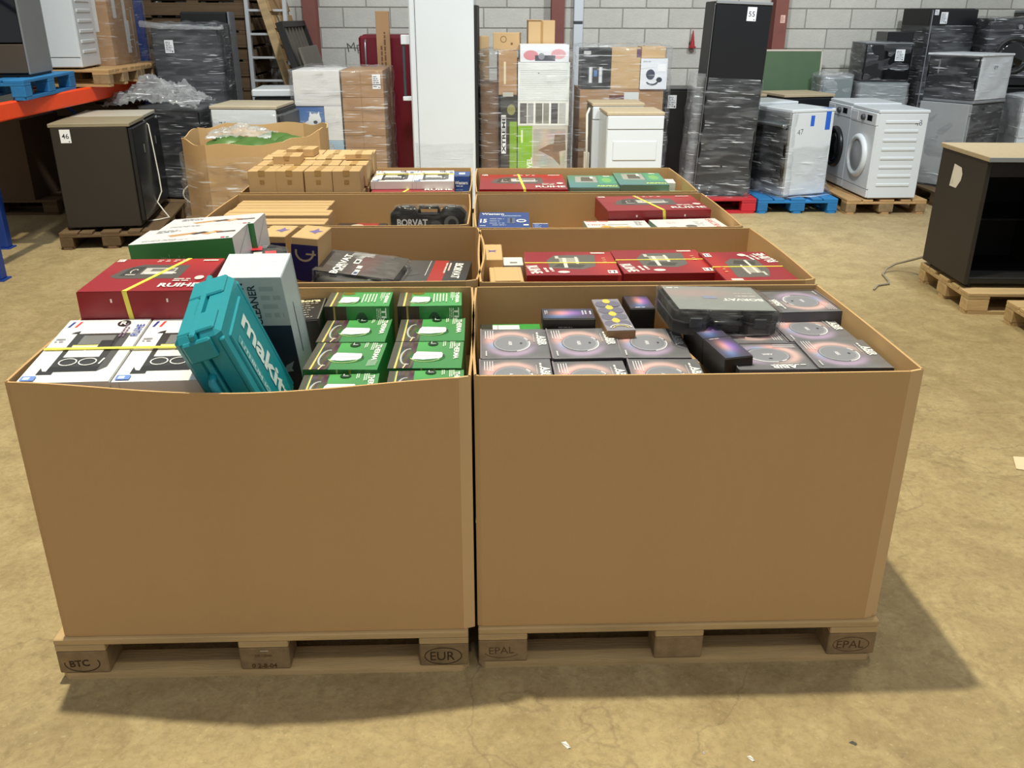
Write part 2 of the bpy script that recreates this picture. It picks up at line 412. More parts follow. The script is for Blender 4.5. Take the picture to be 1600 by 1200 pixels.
WY = 9.15
BLOCKM = mat('grey_concrete_block', '#c2bfb5', .85, var=.14, scale=7, bump=.35, bscale=70, rnd=.09, spec=.2, detail=7)
MORT = mat('grey_mortar', '#8f8c83', .9, var=.15, scale=12, bump=.3, bscale=60)
wall = MB().box(-8, WY, 0, 10, WY+.25, 4.6).build('wall_back', MORT); tag(wall, 'grey concrete block wall at the back', None, None, 'structure')
BW, BH = .55, .224
bme = MB().box(-BW/2+.006, -.008, -BH/2+.006, BW/2-.006, .01, BH/2-.006, bev=.005).mesh('block', BLOCKM)
zoff = 1.895 - 8*BH
for r in range(-1, 10):
    zc = zoff + (r+.5)*BH
    for c in range(22):
        xc = -4.6 + c*BW + (0 if r % 2 else BW/2)
        put('block', bme, wall, (xc, WY, zc))
lw = MB().box(-8.2, -3, 0, -8, 9.4, 4.6).build('wall_left', mat('dim_render', '#6d675b', .9)); tag(lw, 'dim rendered side wall behind the racking', None, None, 'structure')  # wall colour kept dark for the gloom behind the racking
for i, (x, lab) in enumerate(((-1.93, 'red oxide steel column on the block wall behind the leaning pallet'), (.94, 'red oxide steel column rising behind the film wrapped carton stacks'),
        (3.56, 'red oxide steel column beside the tall black fridge with a white tag'))):
    t = thing('steel_column', lab, 'column', (x, WY-.12, 0), 0, 'steel columns on the back wall'); t['kind'] = 'structure'
    MB().box(-.075, -.1, 0, .075, -.088, 4.4).build('flange', RUST, t); MB().box(-.006, -.088, 0, .006, .09, 4.4).build('web', RUST, t)
    MB().box(-.075, .09, 0, .075, .102, 4.4).build('flange', RUST, t)
    if i == 2: Pr().rect(0, 0, .055, .085, '#e8c0b0').lines(.006, .01, .043, .065, 6, '#a06058').put('notice', t, 'front', (.055, .2, 0), at=(.02, 1.74))

Pr().text('Mp', .16, .12, .13, '#5a5850', 8, -.01).poly([(.38, .05), (.4, .05), (.42, .2), (.4, .2)], '#6a675e').put('charcoal_marks', wall, 'front', (0, 0, 0), PRINTM, at=(-1.62, 1.33)).location.y = WY-.012
# ------------------------------------------------------------------ pallets
_PM = {}
def pallet_meshes(w, wb):
    k = (w.name, wb.name)
    if k in _PM: return _PM[k]
    d = {}
    for n, (sx, sy, sz) in {'b145': (1.2, .145, .022), 'b100': (1.2, .1, .022), 'str': (.145, .8, .022)}.items():
        d[n] = MB().box(-sx/2, -sy/2, 0, sx/2, sy/2, sz, bev=.003).mesh(n, w)
    c = .02
    d['bot'] = MB().prism([(-.6, -.05+c), (-.6+c, -.05), (.6-c, -.05), (.6, -.05+c), (.6, .05-c), (.6-c, .05), (-.6+c, .05), (-.6, .05-c)], 0, .022).mesh('bot', w)
    d['blk'] = MB().box(-.0725, -.05, 0, .0725, .05, .078, bev=.004).mesh('blk', wb)
    d['blkm'] = MB().box(-.0725, -.0725, 0, .0725, .0725, .078, bev=.004).mesh('blkm', wb)
    _PM[k] = d; return d
def pallet(loc, rot, label, w=WOOD, wb=WOODE, group='wooden pallets under the goods', name='wooden_pallet'):
    t = thing(name, label, 'pallet', loc, rot, group); d = pallet_meshes(w, wb); blocks = {}
    for y, n in ((-.3275, 'b145'), (-.19, 'b100'), (0, 'b145'), (.19, 'b100'), (.3275, 'b145')): put('deck_board', d[n], t, (0, y, .122))
    for x in (-.5275, 0, .5275):
        put('stringer_board', d['str'], t, (x, 0, .1))
        for y in (-.35, 0, .35):
            blocks[x, y] = put('block', d['blk' if y else 'blkm'], t, (x, y, .022))
    for y in (-.35, 0, .35): put('bottom_board', d['bot'], t, (0, y, 0))
    return t, blocks
ZT = .144
BURN = '#3a2614'
def brand(block, fn):
    p = Pr(); fn(p); p.put('burnt_stamp', block, 'front', (.145, .1, .078), PRINTM)
pl1, b = pallet((-.628, .37, 0), 0, 'wooden pallet under the front left box, stamped EUR', WOODP, WOODE)  # paler wood stands in for light on the projecting boards
brand(b[-.5275, -.35], lambda p: (p.arc(.07, .035, .052, .03, .003, BURN, 170, 385), p.text('BTC', .062, .036, .024, BURN, 4, .03)))
brand(b[0, -.35], lambda p: (p.text('DE 12040', .07, .05, .009, '#6a4c30'), p.text('0 2-8-04', .07, .014, .016, '#5b3d22'), p.rect(.062, .066, .086, .069, '#d8cdb8')))
brand(b[.5275, -.35], lambda p: (p.arc(.07, .036, .056, .031, .0028, BURN), p.text('EUR', .068, .036, .031, BURN, 0, .0, width=.072)))
pr1, b = pallet((.602, .382, 0), 0, 'wooden pallet under the front right box, stamped in ovals at both ends', WOODP, WOODE)  # pale wood again carries the lit look of the board edges
brand(b[-.5275, -.35], lambda p: (p.arc(.07, .04, .055, .026, .002, '#6a4e32', 200, 330), p.text('EPAL', .068, .042, .024, '#5d4530', 2, -.005)))
brand(b[.5275, -.35], lambda p: (p.arc(.07, .038, .056, .027, .002, '#5d4228'), p.text('EPAL', .068, .038, .027, '#54391f', 0, -.005)))
for nm, x, y in (('second row left', -.6, 1.32), ('third row left', -.64, 2.17), ('rear left', -.64, 3.0), ('second row right', .615, 1.285), ('third row right', .6, 2.13), ('rear right', .595, 2.99)):
    pallet((x, y, 0), 0, 'wooden pallet under the %s cardboard box' % nm)

# ------------------------------------------------------------------ the eight pallet boxes
RIM = .944
def wall_panel(name, parent, A, B, bulge, t=.007, zb=ZT+.001, zt=RIM, sag=None, nu=14, nv=8, m=None):
    A, B = Vector(A), Vector(B); d = (B-A); n = Vector((d.y, -d.x)).normalized(); mb = MB()
    def P(s, v, k):
        p = A + d*s; q = bulge(s, v) - k; z = zb+(zt+(sag(s) if sag else 0)-zb)*v
        return (p.x+n.x*q, p.y+n.y*q, z)
    mb.grid(nu, nv, lambda s, v: P(s, v, 0)); mb.grid(nu, nv, lambda s, v: P(s, v, t), flip=True)
    mb.grid(nu, 1, lambda s, v: P(s, 1, t*v)); mb.grid(nu, 1, lambda s, v: P(s, 0, t*v), flip=True)
    mb.grid(1, nv, lambda s, v: P(0, v, t*s)); mb.grid(1, nv, lambda s, v: P(1, v, t*s), flip=True)
    bm = MB(); bm.v, bm.f, bm.m = mb.v, mb.f, mb.m
    o = bm.build(name, m or KRAFT, parent, fix=False)
    b2 = bmesh.new(); b2.from_mesh(o.data); bmesh.ops.remove_doubles(b2, verts=b2.verts, dist=.0003); bmesh.ops.recalc_face_normals(b2, faces=b2.faces); b2.to_mesh(o.data); b2.free()
    for p in o.data.polygons: p.use_smooth = False
    return o
def pallet_box(label, x0, y0, x1, y1, fb=.008, rb=.008, lb=.008, bb=.004, fbf=None, sagf=None, ch=.042, cd=.016):
    cx, cy = (x0+x1)/2, (y0+y1)/2
    t = thing('cardboard_pallet_box', label, 'cardboard box', (cx, cy, 0), 0, 'large open cardboard boxes on pallets')
    X, Y = (x1-x0)/2, (y1-y0)/2
    def bl(a): return lambda s, v: a*math.sin(math.pi*s)*v*v
    wall_panel('front_panel', t, (-X+.014, -Y), (X-ch, -Y), fbf or bl(fb), sag=sagf, nu=24)
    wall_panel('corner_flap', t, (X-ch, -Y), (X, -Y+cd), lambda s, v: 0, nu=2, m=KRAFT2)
    wall_panel('corner_flap', t, (-X, -Y+.006), (-X+.014, -Y), lambda s, v: 0, nu=2)
    wall_panel('right_panel', t, (X, -Y+cd), (X, Y), bl(rb))
    wall_panel('back_panel', t, (X, Y), (-X, Y), bl(bb))
    wall_panel('left_panel', t, (-X, Y), (-X, -Y+.006), bl(lb))
    MB().box(-X+.01, -Y+.01, ZT+.001, X-.01, Y-.01, ZT+.008).build('bottom_panel', KRAFT, t)
    return t
def fb_l1(s, v): return .062*math.sin(math.pi*min(1, s*.98))**1.3*max(0, (v-.25)/.75)**2
pallet_box('open cardboard pallet box at the front left with a teal tool case inside', -1.2, -.018, -.008, .815, fbf=fb_l1, lb=.02, sagf=lambda s: -.012*math.sin(math.pi*s)**2, ch=.032, cd=.01)
pallet_box('open cardboard pallet box at the front right full of robot vacuum boxes', .0, -.008, 1.2, .812, fb=.006, rb=.004)
pallet_box('open cardboard pallet box in the second row holding black wrapped cases and green boxes', -1.2, .885, .008, 1.755, fb=.01, rb=.03)
pallet_box('open cardboard pallet box in the second row holding three red boxes and two small cartons', .016, .866, 1.218, 1.705, rb=.01)
pallet_box('open cardboard pallet box in the third row holding long flat cartons', -1.25, 1.79, -.035, 2.545)
pallet_box('open cardboard pallet box in the third row holding blue, red and white boxes', -.003, 1.728, 1.196, 2.538)
pallet_box('open cardboard pallet box in the rear row heaped with small plain cartons', -1.25, 2.597, -.033, 3.41)
pallet_box('open cardboard pallet box in the rear row holding two teal boxes', -.003, 2.592, 1.19, 3.386)
# ------------------------------------------------------------------ goods in the boxes
def pad(x0, y0, x1, y1, z, label):
    o = MB().box(-(x1-x0)/2, -(y1-y0)/2, -.012, (x1-x0)/2, (y1-y0)/2, 0).build('layer_sheet', KRAFT, None, ((x0+x1)/2, (y0+y1)/2, z))
    tag(o, label, 'cardboard sheet'); return o
def carton_thing(name, label, cat, dims, m, loc, rot=(0, 0, 0), group=None, bev=.003, body='body'):
    t = thing(name, label, cat, loc, rot, group); w, d, h = dims
    MB().box(-w/2, -d/2, 0, w/2, d/2, h, bev=bev).build(body, m, t); return t
def strap_x(t, dims, y, w=.012):      # strap running across x
    W, D, H = dims; e = .0025
    mb = MB().box(-W/2-e, y-w/2, H, W/2+e, y+w/2, H+e).box(-W/2-e, y-w/2, 0, -W/2, y+w/2, H).box(W/2, y-w/2, 0, W/2+e, y+w/2, H)
    return mb.build('strap', YELLOW, t)
def strap_y(t, dims, x0, x1, w=.014): # strap running along y, x0 at the front, x1 at the back
    W, D, H = dims; e = .0025; mb = MB()
    mb.add([(x0-w/2, -D/2-e, H+e), (x0+w/2, -D/2-e, H+e), (x1+w/2, D/2, H+e), (x1-w/2, D/2, H+e), (x0-w/2, -D/2-e, H), (x0+w/2, -D/2-e, H), (x1+w/2, D/2, H), (x1-w/2, D/2, H)],
           [(0, 1, 2, 3), (4, 7, 6, 5), (0, 4, 5, 1), (1, 5, 6, 2), (2, 6, 7, 3), (3, 7, 4, 0)])
    mb.add([(x0-w/2, -D/2-e, H+e), (x0+w/2, -D/2-e, H+e), (x0+w/2+.012, -D/2-e, 0), (x0-w/2+.012, -D/2-e, 0), (x0-w/2, -D/2, H+e), (x0+w/2, -D/2, H+e), (x0+w/2+.012, -D/2, 0), (x0-w/2+.012, -D/2, 0)],
           [(0, 3, 2, 1), (4, 5, 6, 7), (0, 1, 5, 4), (1, 2, 6, 5), (2, 3, 7, 6), (3, 0, 4, 7)])
    return mb.build('strap', YELLOW, t)

# --- robot vacuum boxes (front right box)
RW, RD = .213, .235
def glow(cx, cy, rx, ry, a, b): return math.exp(-(((a-cx)/rx)**2 + ((b-cy)/ry)**2))
def robot_img(a, b):
    base = .43 + .03*noise.noise(Vector((a*7, b*7, 0)))  # lid grey raised to include the sheen of reflected light
    r = g = bl = base
    bl += .02
    rr = math.hypot((a-.45)/1.0, (b-.5)/1.05)
    ring = math.exp(-((rr-.33)/.075)**2)
    top = max(0, min(1, (b-.45)*3)); bot = max(0, min(1, (.55-b)*3)); lef = max(0, min(1, (.35-a)*5))
    r += ring*(.38*top+.22*bot); g += ring*(.25*top+.15*bot); bl += ring*(.22*top+.24*bot)
    q = glow(.18, .62, .12, .16, a, b); r += .26*q; g += .1*q; bl += .08*q
    q = glow(.22, .46, .09, .1, a, b); r += .05*q; g += .2*q; bl += .36*q
    return r, g, bl
rp = Pr(); rp.img(0, 0, RW, RD, 30, 32, robot_img)
rp.ell(RW*.46, RD*.5, RW*.272, RD*.27, '#3b3c42', 36).ell(RW*.458, RD*.505, RW*.262, RD*.26, '#9b9ca6', 36).ell(RW*.455, RD*.51, RW*.235, RD*.232, '#85868f', 36)
rp.arc(RW*.46, RD*.5, RW*.275, RD*.272, .0035, '#e8e6ea', -75, 15).arc(RW*.46, RD*.5, RW*.275, RD*.272, .0035, '#e8e6ea', 25, 45)
rp.text('ABIR', RW*.44, RD*.5, .011, '#e6e6ee', -90, .02).ell(RW*.6, RD*.5, .004, .006, '#4a4a52')
for i in range(4): rp.rect(RW*(.07+.037*i), RD*(.66-.012*i), RW*(.084+.037*i), RD*.93, '#d2ccd4')
rp.text('ABIR', RW*.915, RD*.58, .026, '#f0f0f0', -90, .03).lines(RW*.825, RD*.86, RD*.6, .012, 1, '#dcdcdc', -90, 3).lines(RW*.78, RD*.8, RD*.4, .006, 1, '#b8b8b8', -90, 4)
rp.rect(RW*.075, RD*.08, RW*.095, RD*.24, '#c8c4cc')
rp.rect(0, 0, .004, RD, '#8a8088').rect(0, 0, RW, .003, '#807c80')
rs = Pr().rect(0, 0, RW, .15, '#3c3a3e').text('ABIR', RW*.3, .1, .022, '#d8d8d8').lines(RW*.55, .06, .07, .05, 5, '#a8a8a8')
def robot_box(loc, rot, label, h=.15):
    t = carton_thing('robot_vacuum_box', label, 'product box', (RW, RD, h), GRBOX, loc, rot, 'robot vacuum boxes')
    rp.put('printed_lid', t, 'top', (RW, RD, h)); rs.put('printed_side', t, 'front', (RW, RD, .15)) if h >= .15 else None
    return t
pad(.02, .02, 1.18, .79, .70, 'cardboard sheet under the robot vacuum boxes in the front right box')
tl = R(3.2)
RB = 'dark robot vacuum box '
robot_box((.123, .468, .712), (tl, 0, 0), RB+'in the left column, behind another, in front of a green strip')
robot_box((.119, .228, .70), (tl, 0, 0), RB+'in the left front corner, cut by the cardboard rim')
robot_box((.336, .445, .72), (tl, 0, R(1.5)), RB+'in the middle column, below the small black phone style box')
robot_box((.338, .205, .70), (tl, 0, R(1)), RB+'at the front of the middle column, mostly hidden by the rim')
robot_box((.552, .455, .715), (tl, 0, R(-1.5)), RB+'in front of the small patterned box')
robot_box((.56, .217, .70), (tl, 0, R(-1.5)), RB+'at the front edge beside the leaning pair of narrow black boxes')
robot_box((1.078, .252, .747), (0, 0, R(-1)), RB+'in the right front corner of the box')
robot_box((1.07, .488, .742), (0, 0, R(1)), RB+'at the right, between two others')
robot_box((1.088, .675, .776), (0, 0, R(183)), RB+'at the right rear, raised above the rest')
robot_box((.853, .482, .742), (0, 0, R(180)), RB+'in front of the film wrapped black tool case')
robot_box((.861, .25, .742), (0, 0, R(-90)), RB+'turned sideways at the front edge right of the narrow black boxes')

def neb(seed, hx):
    def f(a, b):
        n = noise.noise(Vector((a*3+seed, b*3, seed))); q = glow(hx, .55, .2, .3, a, b); w = glow(hx+.25, .55, .25, .3, a, b); bl = glow(hx-.05, .2, .25, .2, a, b)
        return .27+.48*q+.2*w+.05*n, .26+.26*q+.12*w+.14*bl, .31+.14*q+.38*w+.3*bl
    return f
def phone_box(loc, rot, dims, label, img, extra=None):
    t = carton_thing('small_black_box', label, 'product box', dims, BLKBOX, loc, rot, 'small black boxes with a bright print'); w, d, h = dims
    p = Pr().img(.002, .002, w-.002, d-.002, 16, 12, img)
    if extra: extra(p)
    p.put('printed_lid', t, 'top', dims); q = Pr().lines(w*.3, h*.3, w*.4, .008, 1, '#8a8580'); q.put('printed_side', t, 'front', dims); return t
phone_box((.306, .625, .858), (0, 0, R(-1)), (.172, .108, .047), 'small flat black box with a purple galaxy print in front of the back panel', neb(1, .35),
    lambda p: (p.lines(.13, .085, .06, .02, 2, '#c8c8d0', -90), p.lines(.155, .08, .05, .01, 1, '#e8e8f0', -90), p.lines(.008, .085, .05, .012, 2, '#c0c0c8', -90)))
t = carton_thing('patterned_box', 'small grey box with yellow patterned lid beside a cubic black box', 'product box', (.093, .275, .15), mat('brown_card', '#8a6a48', .6), (.452, .625, .755), (R(4), 0, R(4)))
p = Pr().rect(.001, .001, .092, .274, '#8b8895')
for j in range(4):
    for i in range(2):
        p.ell(.024+.045*i, .06+.055*j, .02, .025, '#706d80', 16)
    p.ell(.046, .085+.055*j, .013, .02, '#d8c258', 10)
p.arc(.05, .02, .036, .03, .005, '#d6d2d0', 0, 180).arc(.05, .02, .026, .02, .004, '#e0d070', 0, 180); p.put('printed_lid', t, 'top', (.093, .275, .15))
t = phone_box((.559, .745, .702), (0, 0, R(2)), (.086, .155, .205), 'cubic black box with a bright purple lid beside the film wrapped case', neb(4, .5), lambda p: p.lines(.02, .008, .05, .01, 1, '#d8d4dc'))
for y, z, lb in ((.255, .835, 'front one of two narrow black boxes lying end to end'), (.428, .832, 'rear one of two narrow black boxes, tucked under the film wrapped case')):
    phone_box((.742 - (.262-y)*-.13, y, z), (0, R(-3), R(8)), (.085, .168, .085), lb, neb(y*9, .4), lambda p: p.lines(.015, .155, .05, .008, 1, '#c8c4d0'))
t = carton_thing('narrow_green_box', 'green box with a silver bottle print behind the left robot vacuum boxes', 'product box', (.2, .1, .14), GREENBOX, (.118, .655, .702), (0, 0, 0))
Pr().rect(.0, .0, .2, .1, '#3f9a4a').rect(.04, .02, .13, .09, '#e4e6e8').rect(0, 0, .04, .1, '#3a3d36').rect(.055, .02, .06, .09, '#b4b8bc').put('printed_lid', t, 'top', (.2, .1, .14))

# --- black tool cases
def tool_case(loc, rot, dims, label, lid=None, film=True, group='black plastic tool cases'):
    W, D, H = dims; t = thing('tool_case', label, 'tool case', loc, rot, group)
    def outline(i): return [(-W/2+.03+i, -D/2+i), (-W*.2, -D/2+i), (-W*.14, -D/2+.03+i), (W*.14, -D/2+.03+i), (W*.2, -D/2+i), (W/2-.03-i, -D/2+i), (W/2-i, -D/2+.03+i), (W/2-i, D/2-.03-i), (W/2-.03-i, D/2-i), (-W/2+.03+i, D/2-i), (-W/2+i, D/2-.03-i), (-W/2+i, -D/2+.03+i)]
    MB().prism(outline(.004), 0, H*.48).build('bottom_shell', BLACKM, t); MB().prism(outline(0), H*.48, H*.54).build('seam_rib', DGREY, t)
    MB().prism(outline(.002), H*.54, H-.008).prism(outline(.012), H-.008, H).build('lid', BLACKM, t)
    MB().tube([(-W*.13, -D/2+.03, H*.5), (-W*.12, -D/2+.004, H*.5), (W*.12, -D/2+.004, H*.5), (W*.13, -D/2+.03, H*.5)], .009, 8).build('handle', BLACK, t, smooth=True)
    for s in (-1, 1): MB().box(s*W*.3-.02, -D/2-.004, H*.3, s*W*.3+.02, -D/2+.006, H*.72, bev=.003).build('latch', DGREY, t)
    if lid: lid(t, dims)
    if film:
        f = film_shell('film_bag', -W/2, -D/2, .002, W/2, D/2, H, FILMG, .006, .03, int(abs(loc[0]*50))+3, t, round_=.02)
    return t
def lid_grey(t, dims):  # sleeve print lightened to grey, with the reflection put into its colour
    W, D, H = dims; e = .015
    Pr().img(e, e, W-e, D-e, 14, 12, lambda a, b: (.54+.1*glow(.3, .7, .5, .18, a, b), .56, .56)).text('BORVAT', W*.74, D*.44, .026, '#f2f2f2', 180, .03).lines(W*.9, D*.6, W*.3, .012, 1, '#e8d8d4', 180).lines(W*.9, D*.7, W*.3, .01, 1, '#d0c4c0', 180)\
        .rect(W*.36, D*.46, W*.5, D*.56, '#8a90a8').rect(W*.08, D*.85, W*.14, D*.88, '#f0f0f0').rect(W*.16, D*.85, W*.2, D*.88, '#e0e0e0').put('printed_sleeve', t, 'top', dims)
tool_case((.775, .56, .897), (R(-1), R(2), R(1)), (.335, .30, .078), 'film wrapped black tool case lying on the robot vacuum boxes', lid_grey)

# --- front left box
pad(-1.18, .0, -.53, .79, .585, 'cardboard sheet deep in the front left box under the tool case')
pad(-.525, .0, -.02, .79, .70, 'cardboard sheet under the green bottle boxes in the front left box')
# white boxes pair, one strap over both
WD = (.236, .40, .045)
def flag(p, u, v): p.poly([(u, v), (u+.008, v), (u+.014, v+.04), (u+.006, v+.04)], '#2c3c8c').poly([(u+.02, v), (u+.028, v), (u+.034, v+.04), (u+.026, v+.04)], '#d04848')
wp = Pr(); W, D, H = WD
wp.rect(.001, .001, W-.001, D-.001, '#e9e8ea'); flag(wp, .01, D-.055)
wp.poly([(.055, .09), (.185, .09), (.185, .30), (.055, .30)], '#3c3d3e').poly([(.055, .06), (.185, .06), (.185, .09), (.055, .09)], '#2b2c2d').poly([(.185, .06), (.205, .085), (.205, .30), (.185, .30)], '#545556')
wp.poly([(.035, .045), (.075, .045), (.075, .06), (.045, .065), (.035, .085)], '#343536').poly([(.038, .3), (.06, .3), (.06, .318), (.045, .31)], '#343536')
wp.rect(.07, .145, .165, .215, '#d8d8e0').rect(.08, .225, .17, .285, '#77787a').rect(.07, .215, .168, .222, '#e6e080').poly([(.1, .145), (.105, .145), (.125, .215), (.12, .215)], '#f4f4f8').rect(.14, .19, .175, .25, '#333436')
wp.arc(.093, .115, .024, .022, .0035, '#eeeeee').arc(.145, .115, .024, .022, .0035, '#eeeeee').poly([(.176, .1), (.181, .1), (.186, .135), (.181, .135)], '#f0f0f0')
wp.ell(.167, D-.035, .019, .02, '#2a2a2c', 20).text('R', .167, D-.035, .024, '#f0f0f0', 0, .02)
wp.text('RUIHE', .219, D-.085, .022, '#4a5fa8', 90, .03).lines(.195, D-.13, .11, .02, 2, '#85708a', 90, 5).lines(.01, .24, .035, .03, 2, '#b8b8c0', 0, 6).lines(.012, .19, .03, .02, 2, '#b8b8c0')
wp.rect(.008, .008, .044, .034, '#6d8fd8').rect(.014, .014, .03, .028, '#dfe6f6')
wside = Pr().rect(0, 0, W, H, '#d9d6d4').rect(.02, .0, .022, H, '#b8b4b0')
def white_box(loc, rot, label, group='white boxes printed with a grey machine'):
    t = carton_thing('white_product_box', label, 'product box', WD, WHITEW, loc, rot, group)
    wp.put('printed_lid', t, 'top', WD); wside.put('printed_side', t, 'front', WD); return t
tw = math.atan2(.04, .41)
a = white_box((-1.073, .205, .908), (tw, 0, R(2.5)), 'white box printed with a grey machine, at the left front corner under a yellow strap')
white_box((-.833, .215, .905), (tw, 0, R(2.5)), 'white box printed with a grey machine, half hidden by the teal tool case')
s = MB().box(-.235, -.006, 0, .235, .006, .0025).build('yellow_strap', YELLOW, None, (-.953, .197, .9555), (tw, 0, R(1.5))); tag(s, 'yellow plastic strap across the two white boxes at the front left', 'strap')
carton_thing('plain_carton', 'plain carton below the white boxes in the front left box', 'carton', (.335, .81, .30), CARTON2, (-1.0, .40, .587), 0)
carton_thing('plain_carton', 'flat plain carton below the red box in the front left box', 'carton', (.33, .36, .055), CARTON2, (-1.0, .61, .89), 0)
# red boxes with a long machine
def machine(p, u, v, w, h, sc=1.):
    """dark photo of a machine on the red lid"""
    p.poly([(u, v+h*.15), (u+w*.14, v+h*.02), (u+w, v), (u+w, v+h*.92), (u+w*.3, v+h), (u+w*.1, v+h*.7)], '#585350')
    p.poly([(u+w*.12, v+h*.2), (u+w*.34, v+h*.18), (u+w*.38, v+h*.85), (u+w*.18, v+h*.8)], '#3c3836')
    p.rect(u+w*.4, v+h*.3, u+w*.86, v+h*.74, '#c4c0bd').rect(u+w*.5, v+h*.5, u+w*.84, v+h*.68, '#77706c').rect(u+w*.44, v+h*.34, u+w*.9, v+h*.4, '#eceae8')
    p.arc(u+w*.27, v+h*.5, w*.05, h*.16, .004, '#d8d4d0', 30, 250).rect(u+w*.2, v+h*.22, u+w*.34, v+h*.3, '#b8b2ae')
def red_lid(W, D, rot180=False):
    p = Pr(); p.rect(.001, .001, W-.001, D-.001, '#96202a')
    p.img(.001, D*.55, W-.001, D-.001, 10, 5, lambda a, b: (.6+.12*b*a, .14+.03*b, .17))
    machine(p, W*.12, D*.36, W*.62, D*.45)
    p.rect(W*.02, D*.9, W*.09, D*.98, '#ece0da').lines(W*.022, D*.91, W*.06, D*.06, 2, '#b09a94')
    for i in range(4): p.lines(W*(.4+.075*i), D*.87, W*.05, D*.09, 2, '#f0c0bc', 0, i)
    p.rect(W*.82, D*.9, W*.96, D*.94, '#f0d8d4')
    p.text('RUIHE', W*.81, D*.15, D*.11, '#f6f0ee', 0, .03, width=W*.34).lines(W*.72, D*.25, W*.22, D*.1, 2, '#eed8d6').ell(W*.93, D*.36, W*.04, D*.06, '#ecd4d2', 18)
    return p
def red_box(loc, rot, dims, label, strap=None, group='red boxes printed with a machine'):
    t = carton_thing('red_product_box', label, 'product box', dims, REDBOX, loc, rot, group); W, D, H = dims
    red_lid(W, D).put('printed_lid', t, 'top', dims)
    Pr().rect(0, 0, W, H, '#8e1a24').rect(W*.27, H*.7, W*.285, H*.8, '#f0e0dc').rect(W*.74, H*.7, W*.755, H*.8, '#f0e0dc').put('printed_side', t, 'front', dims)
    if strap: strap_y(t, dims, *strap)
    return t
red_box((-1.0, .583, .948), (R(1), 0, R(1)), (.348, .352, .112), 'red box with a yellow strap on top of the front left box', (-.035, .06))
# vacuum cleaner box
VD = (.186, .138, .55)
t = carton_thing('vacuum_cleaner_box', 'tall pale grey and navy vacuum cleaner box beside the teal case', 'product box', VD, GREYBOX, (0, 0, 0))
rv = Vector((.276, -.032, -.055)); mt = Matrix.Rotation(rv.length, 4, rv.normalized())
t.matrix_basis = Matrix.Translation(Vector((-.634, .446, .962)) + mt.to_3x3() @ Vector((0, 0, -.37))) @ mt
W, D, H = VD
p = Pr().rect(0, 0, W, H*.70, '#2c3644').rect(0, H*.70, W, H, '#b9bcbd').lines(W*.62, H*.74, W*.34, H*.22, 4, '#a4a8a9').text('CLEANER', W*.5, H*.83, .024, '#2b3138', 90, .02, width=.14).text('VACUUM', W*.32, H*.85, .024, '#2b3138', 90, .02, width=.13)
p.poly([(W*.7, H*.38), (W*.78, H*.43), (W*.92, H*.46), (W*.86, H*.41), (W*.88, H*.39)], '#9fb0bf').put('printed_front', t, 'front', VD)
Pr().rect(D*.42, H*.45, D*.46, H*.78, '#5d666e').rect(D*.96, 0, D, H, '#b4bdc4').put('flap_slot', t, 'right', VD)
Pr().rect(.001, .001, W-.001, D-.001, '#c6d0d9').lines(W*.1, D*.2, W*.35, D*.6, 4, '#d8e0e6').rect(W*.62, D*.15, W*.82, D*.42, '#eef2f4').lines(W*.75, D*.5, W*.1, D*.4, 3, '#e4eaee').put('printed_lid', t, 'top', VD)
# teal tool case
l, w, th = .424, .303, .122
t = thing('teal_tool_case', 'teal plastic power tool case leaning in the front left box', 'tool case')
rv = Vector((.134, 1.267, .227)); mt = Matrix.Rotation(rv.length, 4, rv.normalized())
t.matrix_basis = Matrix.Translation((-.645, .143, .915)) @ mt
mb = MB(); mb.box(-l/2, -w/2, -th/2, l/2, w/2, -.008, bev=.014).build('bottom_shell', TEAL, t)
mb = MB(); mb.box(-l/2+.003, -w/2+.003, -.004, l/2-.003, w/2-.003, th/2, bev=.014)
mb.box(-l/2+.05, -w/2+.045, th/2-.004, l/2-.05, w/2-.055, th/2+.005, bev=.004); mb.build('lid', TEAL, t)
mb = MB(); mb.box(-l/2-.006, -w/2-.006, -.014, l/2+.006, w/2+.006, .002, bev=.004); mb.build('seam_flange', TEAL, t)
for y in (-.3, .3):
    MB().box(-l/2-.004, y*w-.045, -th/2+.012, -l/2+.008, y*w+.045, th/2-.012, bev=.004).build('end_rib', TEAL, t)
for x in (-.17, .12): MB().box(x-.03, -w/2-.012, -.04, x+.03, -w/2+.004, .035, bev=.005).build('latch', TEAL, t)
MB().tube([(-.09, -w/2, -.01), (-.085, -w/2-.03, -.01), (.045, -w/2-.03, -.01), (.05, -w/2, -.01)], .011, 8).build('handle', TEAL, t, smooth=True)
for y in (-.47, .45): MB().box(-l/2+.03, y*w-.008, th/2-.012, l/2-.02, y*w+.012, th/2+.002, bev=.004).build('lid_rib', TEAL, t)
p = Pr(); p.text('makita', l*.56, w*.6, .08, '#dfeef0', 0, .03, width=.315)
p.rect(l*.2, w*.22, l*.74, w*.31, '#7fb9c0').rect(l*.207, w*.232, l*.733, w*.298, '#2c94a2').text('LITHIUM-ION', l*.47, w*.265, .016, '#cfe6ea', 0, .02, width=.2)
o = p.put('lettering', t, 'top', (l, w, th/2+.0062))
# black box with pale lettering
t = carton_thing('black_display_box', 'black box with pale lettering between the vacuum box and the green boxes', 'product box', (.1, .24, .20), BLKBOX, (-.548, .70, .705), (0, R(-3), R(3)))
p = Pr().rect(.001, .001, .099, .239, '#2c2a27').text('Bora', .045, .21, .03, '#ece2b8', 0, .03)
for i in range(7): p.lines(.012, .172-.025*i, .07-.006*(i % 3), .012, 1, '#b5b0a8', 0, i)
p.rect(.094, .0, .099, .239, '#6c6a66'); p.put('printed_lid', t, 'top', (.1, .24, .20))
